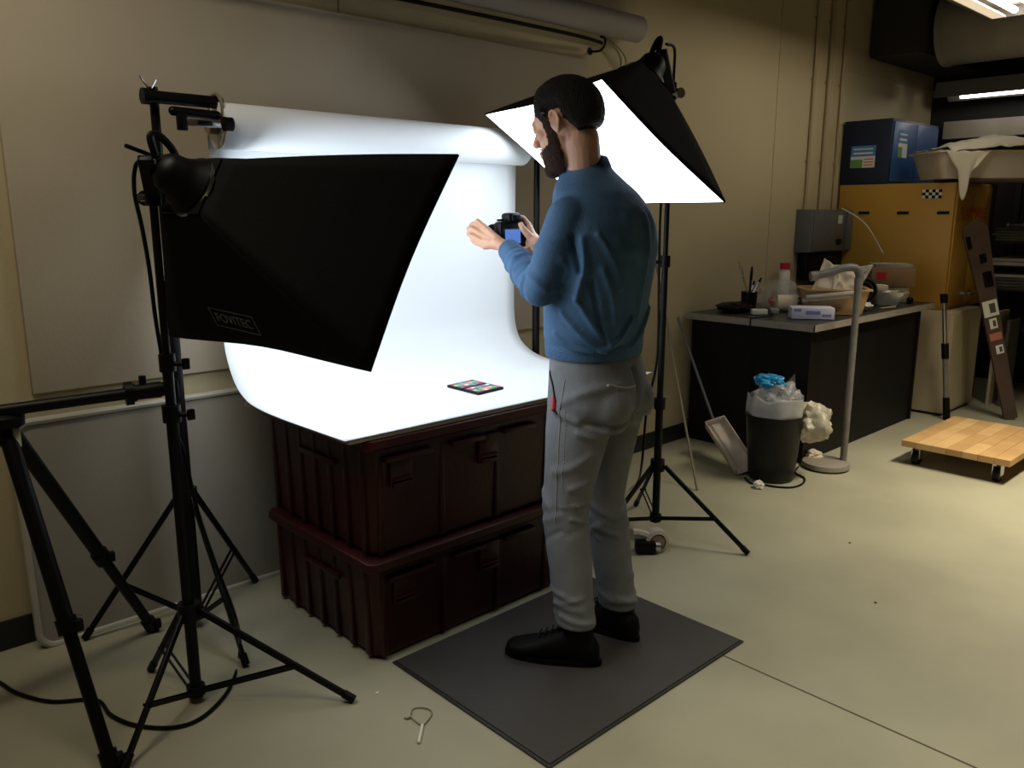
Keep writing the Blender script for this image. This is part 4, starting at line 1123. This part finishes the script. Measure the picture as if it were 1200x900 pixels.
for t, x, w, h in ((.955, -.06, .03, .085), (.86, .012, .045, .06), (.75, .02, .06, .105)):
    MB().box(bt_ + up * Lb * t + sd * x + nb * .010, (w, h, .006), Rb, .001).build('slot', 'black', lb)
for t, x, w, h, in ((.60, .0, .10, .11), (.52, .0, .05, .07), (.38, .01, .05, .06)):
    sk = MB().box(bt_ + up * Lb * t + sd * x + nb * .0095, (w, h, .003), Rb).build('sticker', 'label_white', lb)
    MB().box(bt_ + up * Lb * t + sd * (x + w * .12) + nb * .0115, (w * .4, h * .6, .001), Rb).build('printed_block', 'stack_grey', sk)
MB().box(bt_ + up * Lb * .45 + nb * .0095, (.08, .05, .003), Rb).build('sticker', 'pink', lb)

# ---- telescopic pole
pf = V((5.948, 1.939, 0.000)); pt = V((5.93, 2.05, 0.93))
pf = V((5.955, 1.935, 0.0)); pt = V((5.90, 2.02, 0.86))
tpole = empty('telescopic_pole', pf); tag(tpole, 'grey telescopic pole with black grips leaning at the end of the desk', 'pole')
dp = (pt - pf).normalized(); Lp = (pt - pf).length
MB().cyl(pf + dp * .1, pf + dp * Lp * .58, .018).build('pole_tube', 'pipe', tpole)
MB().cyl(pf + dp * Lp * .55, pt - dp * .04, .014).build('pole_tube', 'silver', tpole)
MB().cyl(pf + dp * Lp * .50, pf + dp * Lp * .62, .024).build('locking_collar', 'black', tpole)
MB().cyl(pf, pf + dp * .16, .024, .022).build('lower_grip', 'black', tpole)
MB().cyl(pt - dp * .05, pt + dp * .01, .024).build('end_cap', 'black', tpole)

# ---- wooden dolly
dl = empty('dolly', (5.1, 1.5, 0)); tag(dl, 'low wooden furniture dolly with plank deck and black castors at the right edge', 'dolly')
dx0, dx1, dy0, dy1 = 4.68, 5.50, 1.19, 1.745
npk = 7
r = random.Random(5)
for i in range(npk):
    ya = dy0 + (dy1 - dy0) * i / npk; yb = dy0 + (dy1 - dy0) * (i + 1) / npk - 0.0015
    cut = dx0 + (dx1 - dx0) * r.uniform(.3, .7)
    MB().bb((dx0, ya, .105), (cut - .001, yb, .14), .0012).build('plank', 'maple' if r.random() < .6 else 'maple2', dl, smooth=False)
    MB().bb((cut, ya, .105), (dx1, yb, .14), .0012).build('plank', 'maple' if r.random() < .5 else 'maple2', dl, smooth=False)
for x in (dx0 + .07, dx1 - .07):
    for y in (dy0 + .07, dy1 - .07):
        ca_ = MB().bb((x - .035, y - .035, .098), (x + .035, y + .035, .105)).bb((x - .03, y - .022, .035), (x + .02, y - .018, .1)).bb((x - .03, y + .018, .035), (x + .02, y + .022, .1)).build('castor', 'silver', dl)
        MB().cyl((x - .01, y - .016, .04), (x - .01, y + .016, .04), .039, seg=20).build('wheel', 'black', ca_)

# ---- waste bin with bags
bnc = V((3.915, 2.12, 0))
bn = empty('waste_bin', bnc); tag(bn, 'round black waste bin in front of the black desk', 'bin')
MB().lathe(bnc, (0, 0, 1), [(.115, .003), (.12, .01), (.148, .345), (.154, .348), (.154, .36), (.142, .36), (.112, .02)], 32).build('bin_body', 'bin', bn)
def liner(k, j):
    a = 2 * PI * k; rr0 = .146 + .012 * j + .006 * math.sin(a * 7)
    z = .357 + .10 * j + 0.03 * noise.noise(V((math.cos(a) * 2, math.sin(a) * 2, j))) * j
    rr0 *= 1 - .10 * j
    return bnc + V((rr0 * math.cos(a), rr0 * math.sin(a), z))
MB().grid(liner, 40, 6).build('bin_liner', 'bag', bn, thick=.001, angle=80)
def blob(name, c, r, mat, label, cat, seed, sc=(1, 1, 1), amp=.35, group=None, thick=0, parent=None):
    mb = MB(); bmesh.ops.create_icosphere(mb.bm, subdivisions=4, radius=1.0)
    for v in mb.bm.verts:
        d = v.co.normalized()
        n1 = noise.noise(d * 1.8 + V((seed, 0, 0))); n2 = abs(noise.noise(d * 3.2 + V((0, seed, 0)))); n3 = abs(noise.noise(d * 7 + V((0, 0, seed))))
        k = 1 + amp * 1.0 * n1 - amp * .9 * n2 - amp * .3 * n3
        v.co = V((d.x * sc[0], d.y * sc[1], d.z * sc[2])) * r * k + V(c)
    o = mb.build(name, mat, parent, angle=50)
    if label: tag(o, label, cat, group)
    return o
blob('clear_bag', bnc + V((-.0, -.01, .45)), .10, 'bag', 'crumpled clear plastic wrap filling the black waste bin', 'plastic wrap', 2, (1, 1, .95))
blob('blue_bag', bnc + V((-.03, .03, .535)), .062, 'bag_blue', 'crumpled bright blue bag on top of the waste in the bin', 'bag', 5, (1.25, 1.25, .6), .5)
blob('clear_cup', bnc + V((.07, -.06, .43)), .055, 'bag', 'crumpled clear pouch at the right rim of the bin', 'pouch', 9, (1, 1, 1.2))
tag(MB().prism([bnc + V((.02, -.02, .50)), bnc + V((.075, -.06, .57)), bnc + V((.07, -.07, .50))], (.004, .004, 0)).build('paper_scrap', 'stack_grey'), 'small grey paper corner sticking up from the waste bin', 'paper')
blob('plastic_bag', V((4.065, 1.985, .305)), .118, 'bag_warm', 'crumpled pale plastic bag hanging out right of the waste bin', 'bag', 12, (1.0, 1.0, .95), .4)
blob('paper_bag', (4.33, 2.08, .045), .05, 'crumple', 'small crumpled paper on the base right of the bin', 'paper', 15, (1, 1, .7))
blob('paper_scrap', V((3.708, 2.070, 0.000)) + V((0, 0, .018)), .028, 'label_white', 'small white scrap on the floor in front of the bin', 'paper', 18, (1, 1, .9))
tag(MB().tube([(3.789, 2.200, 0.006), (3.736, 2.133, 0.006), (3.757, 2.094, 0.006), (3.78, 2.01, .006), (3.83, 1.95, .006), (3.92, 1.94, .006), (4.02, 1.98, .006), (4.07, 2.06, .006), (4.18, 2.10, .006)], .005, smooth=6).build('floor_cable', 'black'), 'black cable curling round the foot of the waste bin', 'cable')

# ---- gooseneck floor pipe
gp = empty('floor_duct_stand', (4.29, 2.01, 0)); tag(gp, 'grey upright pipe with bent hose top on an oval base before the desk', 'pipe stand')
MB().lathe((4.30, 2.0, 0), (0, 0, 1), [(.115, .002), (.13, .012), (.125, .035), (.10, .045), (.0, .047)], 32).build('oval_base', 'base_grey', gp)
pb_ = V((4.37, 1.932, .04)); ptp = V((4.37, 1.932, 1.04))
MB().cyl(pb_, ptp, .0185, seg=18).build('pipe', 'pipe', gp)
Rr = V((.73, -.685, 0))
hp = [ptp - V((0, 0, .01)), ptp + V((0, 0, .04)), ptp - Rr * .025 + V((0, 0, .075)), ptp - Rr * .09 + V((0, 0, .075)), ptp - Rr * .16 + V((0, 0, .05)), ptp - Rr * .235 + V((0, 0, .035))]
MB().tube(hp, .021, seg=16, smooth=8).build('hose', 'hose', gp)
MB().cyl(hp[-1] + Rr * .01, hp[-1] - Rr * .025 - V((0, 0, .004)), .026).build('nozzle', 'pipe', gp)
MB().cyl(ptp - V((0, 0, .04)), ptp + V((0, 0, .02)), .022).build('joint', 'pipe', gp)

# ---- dustpan, rods
dpn = empty('dustpan', (3.848, 2.230, 0.000)); tag(dpn, 'dirty white long handled dustpan propped on end left of the bin', 'dustpan')
b_ = V((3.848, 2.230, 0.000)) + V((0, 0, .02)); t_ = V((4.029, 2.554, 0.195))
u_ = (t_ - b_).normalized(); s_ = V((.73, -.68, .25)); s_ = (s_ - u_ * s_.dot(u_)).normalized(); n_ = s_.cross(u_)
if n_.dot(V((0, 0, 1.4)) - b_) < 0: n_ = -n_
L_ = (t_ - b_).length; Rd = Matrix((s_, u_, n_)).transposed()
MB().box(b_ + u_ * L_ / 2, (.12, L_, .008), Rd, .002).build('pan_back', 'pan', dpn)
MB().box(b_ + u_ * L_ / 2 + s_ * .058 + n_ * .02, (.006, L_, .05), Rd, .002).build('pan_side', 'pan', dpn)
MB().box(b_ + u_ * L_ / 2 - s_ * .058 + n_ * .02, (.006, L_, .05), Rd, .002).build('pan_side', 'pan', dpn)
MB().box(b_ + u_ * L_ / 2 - s_ * .02 + n_ * .008, (.012, L_ * .96, .012), Rd, .002).build('pan_rib', 'pan', dpn)
MB().box(b_ + u_ * (L_ + .0) + n_ * .02, (.12, .006, .05), Rd, .002).box(b_ + u_ * (L_ + .015), (.03, .03, .02), Rd, .003).build('pan_end', 'pan', dpn)
MB().cyl(t_ + u_ * .01, (4.06, 2.87, .79), .008).build('handle', 'hose', dpn)
tag(MB().cyl((3.442, 2.268, 0.004), (3.83, 2.905, 1.24), .0065).build('thin_rod', 'rod'), 'thin tan rod leaning on the wall behind the right softbox stand', 'rod')
# ---- things on the floor under right stand
rl = empty('cable_reel', (2.86, 2.05, 0)); tag(rl, 'small dusty white ring on the floor under the right softbox stand', 'reel')
rc = V((2.661, 1.943, 0.045))
axr = V((-.55, -.83, .1)).normalized()
MB().lathe(rc + axr * -.03, axr, [(.05, 0), (.056, .012), (.05, .03), (.05, .05), (.036, .055), (.034, .01)], 24).build('reel_body', 'tape_white', rl)
MB().lathe(rc + axr * .02, axr, [(.030, 0), (.030, .004)], 16).build('reel_core', 'cardboard', rl)
MB().tube([rc + V((-.02, .02, .02)), rc + V((-.06, .05, .04)), rc + V((-.09, .06, .045))], .018, smooth=4).build('reel_strap', 'tape_white', rl)
pa = empty('power_adapter', (2.670, 2.006, 0.000)); tag(pa, 'black box with silver end on the floor under the right softbox stand', 'adapter')
pc_ = V((2.609, 1.960, 0.032))
MB().box(pc_, (.085, .05, .05), frame(V((.73, -.68, 0)), V((.68, .73, 0))), .006).build('adapter_body', 'black', pa)
MB().cyl(pc_ + V((.73, -.68, 0)) * .04, pc_ + V((.73, -.68, 0)) * .062, .022).build('adapter_end', 'silver', pa)

# ---- string loop and specks on the floor
kc = V((1.235, 1.700, 0.004))
ko = empty('wire_loop', kc); tag(ko, 'thin white wire ring with a short white handle lying on the floor', 'wire loop')
MB().tube([(1.215, 1.713, 0.004), (1.233, 1.730, 0.004), (1.254, 1.721, 0.004), (1.267, 1.698, 0.004), (1.258, 1.673, 0.004), (1.225, 1.655, 0.004), (1.207, 1.650, 0.004), (1.204, 1.674, 0.004), (1.206, 1.700, 0.004)], .0018, smooth=5).tube([(1.208, 1.703, 0.004), (1.194, 1.705, 0.004), (1.191, 1.713, 0.004)], .003).build('wire_ring', 'rod', ko)
MB().cap((1.205, 1.648, 0.006), (1.155, 1.597, 0.006), .0048).build('stick', 'wire_white', ko)
for q, m, lab in (((2.868, 1.103, 0.002), 'brown', 'tiny dark crumb on the open floor right of the mat'), ((1.206, 1.871, 0.002), 'wire_white', 'tiny white crumb on the floor left of the mat'), ((3.344, 1.418, 0.002), 'brown', 'tiny dark crumb on the floor below the dolly')):
    tag(MB().ball(q, .005, 8, (1.4, 1, .5)).build('crumb', m), lab, 'crumb')

# ---- things on the desk
DZ = 0.808
def at_desk(x, y): return V((x, y, DZ))
bc_ = V((4.60, 2.72, DZ))
bco = empty('brush_cup', bc_); tag(bco, 'black cup at the wall end of the desk', 'cup')
MB().lathe(bc_, (0, 0, 1), [(.045, .002), (.05, .11), (.053, .112), (.046, .112), (.042, .01)], 24).build('cup_body', 'black', bco)
for k, (dx_, dy_, h_, m, lab) in enumerate(((-.045, .06, .30, 'tan', 'long tan paint brush leaning left in the black cup'), (.0, -.01, .27, 'black', 'dark upright brush in the black cup'), (.05, -.05, .20, 'silver', 'short silver ferruled brush leaning right in the black cup'), (.02, -.02, .18, 'pipe', 'short grey tool standing in the black cup'))):
    p0 = bc_ + V((-dx_ * .3, -dy_ * .3, .01)); p1 = bc_ + V((dx_, dy_, h_))
    b = empty('paint_brush', p0); tag(b, lab, 'brush', 'brushes in the black cup')
    MB().cyl(p0, p0.lerp(p1, .7), .004, .007, 8).build('handle', m, b)
    MB().cyl(p0.lerp(p1, .68), p0.lerp(p1, .85), .009, .009, 10).build('ferrule', 'silver' if k != 1 else 'black', b)
    MB().cyl(p0.lerp(p1, .85), p1, .009, .005, 10).build('bristles', 'tan' if k == 0 else 'black', b)
tag(MB().tube([(4.62, 2.62, DZ + .01), (4.5, 2.5, DZ + .006), (4.35, 2.42, DZ + .006), (4.20, 2.45, DZ + .004), (4.182, 2.455, DZ - .03), (4.19, 2.46, .5), (4.2, 2.47, .1), (4.19, 2.48, .006)], .004, smooth=5).build('desk_cable', 'black'), 'thin black cable hanging over the left edge of the desk', 'cable')
blob('black_pouch', (4.44, 2.72, DZ + .028), .11, 'black', 'flat black cloth bundle at the corner of the desk by the wall', 'cloth', 21, (1.2, 1.0, .3), .25)
blob('clear_bag', (4.86, 2.66, DZ + .08), .10, 'clear', 'clear plastic bag of small parts on the desk, right of the brushes', 'bag', 22, (1.0, 1.4, .95), .25)
blob('pink_item', (4.82, 2.66, DZ + .045), .045, 'pink', 'pink lump inside the clear bag on the desk', 'object', 23, (1, 1, .8), .2)
o = MB().cyl((4.66, 2.56, DZ + .05), (4.73, 2.47, DZ + .05), .05, .05, 20).build('white_roll', 'crumple'); tag(o, 'small cream roll lying on the desk left of the tan tub', 'roll')
for k, (x, y, sx, m, lab) in enumerate(((4.42, 2.54, .09, 'label_white', 'small white carton near the left desk edge'), (4.52, 2.50, .05, 'foil', 'small crumpled silver packet on the desk behind the glove carton'))):
    tag(MB().box((x, y, DZ + .017), (sx, .05, .03), frame(V((.73, -.68, 0)), V((.68, .73, 0))), .003).build('small_carton', m), lab, 'carton')
# glove carton
gR = V((.60, -.80, 0)).normalized(); gN = V((.80, .60, 0)).normalized()
gc = V((4.475, 2.24, DZ + .034))
gx = empty('glove_carton', gc - V((0, 0, .034))); tag(gx, 'flat lavender white glove carton at the front corner of the desk', 'carton')
gRot = frame(gR, gN)
MB().box(gc, (.235, .13, .064), gRot, .002).build('carton_body', 'glove_box', gx)
MB().box(gc - gN * .0655 - gR * .085 + V((0, 0, .018)), (.04, .001, .016), gRot).box(gc - gN * .0655 + V((0, 0, .005)), (.08, .001, .022), gRot).box(gc - gN * .0655 + gR * .075 - V((0, 0, .01)), (.05, .001, .014), gRot).build('printed_block', 'print_blue', gx)
# tan tub with paper
tt = V((4.80, 2.27, DZ))
to = empty('tan_tub', tt); tag(to, 'tan rectangular tub full of paper on the desk behind the glove carton', 'tub')
def rr2(hx, hy, z, c=tt, a=gR, b=gN, r=.03, n=4):
    out = []
    for cx, cy, a0 in ((hx - r, hy - r, 0), (-hx + r, hy - r, 90), (-hx + r, -hy + r, 180), (hx - r, -hy + r, 270)):
        for k in range(n):
            t = math.radians(a0 + 90 * k / (n - 1)); out.append(c + a * (cx + r * math.cos(t)) + b * (cy + r * math.sin(t)) + V((0, 0, z)))
    return out
MB().loft([rr2(.155, .10, .002), rr2(.185, .125, .145), rr2(.20, .14, .146), rr2(.20, .14, .155), rr2(.178, .118, .155), rr2(.15, .095, .012)]).build('tub_body', 'tan', to, angle=50)
def sheet(name, pts, label, seed, mat='crumple', amp=.012):
    a, b, c, d = [V(p) for p in pts]
    nrm = (b - a).cross(d - a).normalized()
    def fn(u, v): return a.lerp(b, u).lerp(d.lerp(c, u), v) + nrm * (amp * noise.noise(V((u * 4, v * 4, seed))) * 2 + amp * .5 * noise.noise(V((u * 11, v * 9, seed))))
    o = MB().grid(fn, 16, 16).build(name, mat, thick=.0015, angle=25)
    return tag(o, label, 'paper', 'papers stuffed in the tan tub')
T = lambda x, y, z: tt + gR * x + gN * y + V((0, 0, z))
sheet('crumpled_paper', [T(-.15, .0, .06), T(.05, -.03, .06), T(.02, .0, .27), T(-.06, .03, .33)], 'tall pointed cream paper standing in the left of the tan tub', 1)
sheet('crumpled_paper', [T(-.02, -.05, .06), T(.15, -.02, .06), T(.13, .02, .25), T(.0, .0, .27)], 'cream paper leaning in the middle of the tan tub', 2)
sheet('crumpled_paper', [T(-.02, .05, .1), T(.14, .05, .1), T(.24, .10, .29), T(.06, .10, .26)], 'greyish paper curling out of the right of the tan tub', 3, 'stack_white')
for k, dz in enumerate((0.0, .022)):
    tag(MB().box(T(-.07 + .02 * k, -.155 - .01 * k, .105 + dz), (.27, .03, .018), frame(gR + V((0, 0, .12)), gN), .003).build('white_strip', 'stack_white'), ('lower' if k == 0 else 'upper') + ' of two pale strips resting on the edge of the tan tub', 'strip', 'strips on the tan tub')
# further along the desk
blob('crumpled_paper', (5.08, 2.20, DZ + .03), .05, 'label_white', 'crumpled white tissue on the desk right of the tan tub', 'paper', 31, (1.5, 1, .45), .4)
o = MB().box((5.48, 2.57, DZ + .125), (.12, .10, .245), frame(gR, gN), .004).build('tall_carton', 'label_white'); tag(o, 'white and pink carton behind the bent hose on the desk', 'carton')
MB().box((5.0, 2.62, DZ + .13) if False else V((5.48, 2.57, DZ + .2)) - gN * .0508, (.11, .001, .06), frame(gR, gN)).build('printed_block', 'pink', o)
o = MB().lathe((5.25, 2.84, DZ), (0, 0, 1), [(.035, .001), (.037, .20), (.025, .215), (.024, .22)], 20).build('bottle', 'label_white'); MB().cyl((5.25, 2.84, DZ + .22), (5.25, 2.84, DZ + .26), .034).build('bottle_cap', 'red', o); tag(o, 'red capped container behind the papers by the wall', 'container')
fn_ = empty('desk_fan', (5.27, 2.30, DZ)); tag(fn_, 'small round black desk fan facing the room', 'fan')
fc = V((5.27, 2.30, DZ + .105)); fa = V((-.75, -.65, .1)).normalized()
MB().lathe(fc - fa * .03, fa, [(.03, -.04), (.085, 0), (.09, .02), (.09, .045), (.08, .055)], 28).build('fan_housing', 'black', fn_)
MB().lathe((5.27, 2.30, DZ), (0, 0, 1), [(.07, .001), (.07, .012), (.02, .02), (.015, .04)], 24).build('fan_base', 'black', fn_)
ring = MB()
for rr_ in (.03, .055, .08):
    u = fa.cross(V((0, 0, 1))).normalized(); w = fa.cross(u)
    ring.tube([fc + fa * .03 + (u * math.cos(k * PI / 12) + w * math.sin(k * PI / 12)) * rr_ for k in range(24)], .0018, closed=True, seg=6)
ring.build('fan_grille', 'silver', fn_)
bt2 = empty('white_bottle', (5.22, 2.47, DZ)); tag(bt2, 'small white capped bottle standing left of the black fan', 'bottle')
MB().lathe((5.22, 2.47, DZ), (0, 0, 1), [(.03, .001), (.032, .08), (.025, .13), (.013, .15)], 20).build('bottle_body', 'label_white', bt2)
MB().cyl((5.22, 2.47, DZ + .15), (5.22, 2.47, DZ + .18), .016).build('bottle_cap', 'black', bt2)
jr = empty('glass_jar', (5.70, 2.72, DZ)); tag(jr, 'clear jar with dark lid beyond the black fan', 'jar')
MB().lathe((5.70, 2.72, DZ), (0, 0, 1), [(.06, .001), (.062, .12), (.05, .14)], 24).build('jar_glass', 'clear', jr)
MB().cyl((5.70, 2.72, DZ + .14), (5.70, 2.72, DZ + .165), .055).build('jar_lid', 'black', jr)
tag(MB().box((5.84, 2.83, DZ + .08), (.09, .09, .16), None, .006).build('black_canister', 'black'), 'black canister beside the clear jar', 'canister')
fy = V((5.50, 2.24, DZ))
fo = empty('foil_tray', fy); tag(fo, 'crumpled foil tray near the right end of the desk', 'tray')
MB().loft([rr2(.08, .05, .002, fy), rr2(.11, .075, .085, fy), rr2(.125, .09, .087, fy), rr2(.125, .09, .092, fy), rr2(.105, .07, .09, fy), rr2(.075, .045, .01, fy)]).build('tray_body', 'foil', fo, angle=50)
tag(MB().box(fy + V((-.03, .06, .115)), (.13, .1, .035), frame(gR, gN), .004).build('white_block', 'crumple'), 'cream block sitting on the foil tray', 'block')
tag(MB().ball((5.72, 2.17, DZ + .022), .022, 14).cyl((5.72, 2.17, DZ + .0), (5.72, 2.17, DZ + .012), .02).build('rubber_bulb', 'black'), 'small black rubber bulb right of the foil tray', 'bulb')
tag(MB().cyl((5.36, 2.12, DZ + .008), (5.21, 2.15, DZ + .008), .007, .004).build('wooden_stick', 'tan'), 'short wooden stick at the front edge of the desk', 'stick')
sb2 = MB().box((5.74, 2.32, DZ + .053), (.22, .13, .105), frame(gR, gN), .003).build('small_box', 'cream'); tag(sb2, 'low cream box under the cardboard box at the right end of the desk', 'box')
MB().box(V((5.74, 2.32, DZ + .055)) - gN * .0658 + gR * .04, (.09, .001, .05), frame(gR, gN)).build('label_plate', 'label_white', sb2)
cbb = V((5.98, 2.42, DZ + .17))
sb_ = empty('shelf_block', (5.98, 2.42, DZ)) if False else None
cb2 = empty('cardboard_box', (5.74, 2.32, DZ + .107)); tag(cb2, 'cardboard box with a red label and papers on top, on a cream box', 'box')
MB().box((5.74, 2.32, DZ + .172), (.28, .15, .128), frame(gR, gN), .003).build('box_body', 'cardboard', cb2)
MB().box(V((5.74, 2.32, DZ + .18)) - gN * .0758 - gR * .08, (.06, .001, .05), frame(gR, gN)).build('red_label', 'red', cb2)
for k in range(4):
    tag(MB().box(V((5.74, 2.32, DZ + .240 + k * .0062)) + gR * random.uniform(-.02, .02), (.24, .13, .005), frame(gR + gN * random.uniform(-.1, .1), gN), .0005).build('envelope', 'stack_white'),
        ('bottom', 'second from bottom', 'third from bottom', 'topmost')[k] + ' pale envelope in the small pile on the cardboard box', 'envelope', 'envelopes piled on the cardboard box')

# ---- ceiling lamps, duct, beams
lf = empty('ceiling_lamp', (5.0, 1.78, 2.6)); tag(lf, 'large lit ceiling lamp at the upper right corner of the view', 'ceiling lamp')
MB().bb((3.9, 1.52, 2.66), (5.99, 1.96, 2.70)).bb((3.9, 1.94, 2.60), (5.99, 1.96, 2.66)).bb((3.9, 1.52, 2.60), (5.99, 1.54, 2.66)).bb((5.97, 1.54, 2.60), (5.99, 1.94, 2.66)).bb((3.9, 1.54, 2.60), (3.92, 1.94, 2.66)).build('housing', 'housing', lf)
MB().bb((3.94, 1.86, 2.602), (5.97, 1.935, 2.612)).bb((3.94, 1.545, 2.602), (5.97, 1.62, 2.612)).build('reflector', 'reflector', lf)
for y in (1.80, 1.68):
    MB().cyl((3.95, y, 2.625), (5.93, y, 2.625), .018).build('tube', 'panel_lit', lf)
for x in (4.3, 5.7): MB().cyl((x, 1.74, 2.70), (x, 1.74, 3.0), .008).build('hanger', 'black_metal', lf)
lf2 = empty('ceiling_lamp', (7.2, 1.9, 2.3)); tag(lf2, 'hanging strip lamp with one lit tube above the yellow cabinet', 'ceiling lamp')
y0_, y1_ = 0.6, 2.62
MB().prism([(7.10, y1_ + .05, 2.30), (7.14, y1_ + .05, 2.42), (7.34, y1_ + .05, 2.42), (7.44, y1_ + .05, 2.30), (7.42, y1_ + .05, 2.30), (7.33, y1_ + .05, 2.40), (7.15, y1_ + .05, 2.40), (7.12, y1_ + .05, 2.30)], (0, y0_ - y1_ - .1, 0)).build('reflector_hood', 'housing', lf2)
MB().cyl((7.26, y0_, 2.315), (7.26, y1_ - .1, 2.315), .02).build('tube', 'tube_lit', lf2)
MB().bb((7.22, y0_, 2.34), (7.30, y1_, 2.40)).build('housing', 'housing', lf2)
for y in (0.9, 2.3): MB().cyl((7.25, y, 2.42), (7.25, y, 3.0), .007).build('hanger', 'black_metal', lf2)
tag(MB().bb((7.60, -1, 2.02), (7.72, 2.75, 2.16)).build('trim_2', 'duct'), kind='structure')
dc = empty('air_duct', (6.75, 1.5, 2.75)); tag(dc, 'round grey air duct under the dark ceiling at upper right', 'duct')
MB().cyl((6.80, -1.5, 2.74), (6.80, 2.50, 2.74), .255, seg=40).build('duct_tube', 'duct', dc)
for yb in (1.52, 2.46): MB().cyl((6.80, yb, 2.74), (6.80, yb + .045, 2.74), .262, seg=40).build('duct_band', 'duct', dc)
tag(MB().bb((6.45, 2.55, 2.55), (7.74, 2.91, 3.0)).build('trim_3', 'ceiling'), kind='structure')
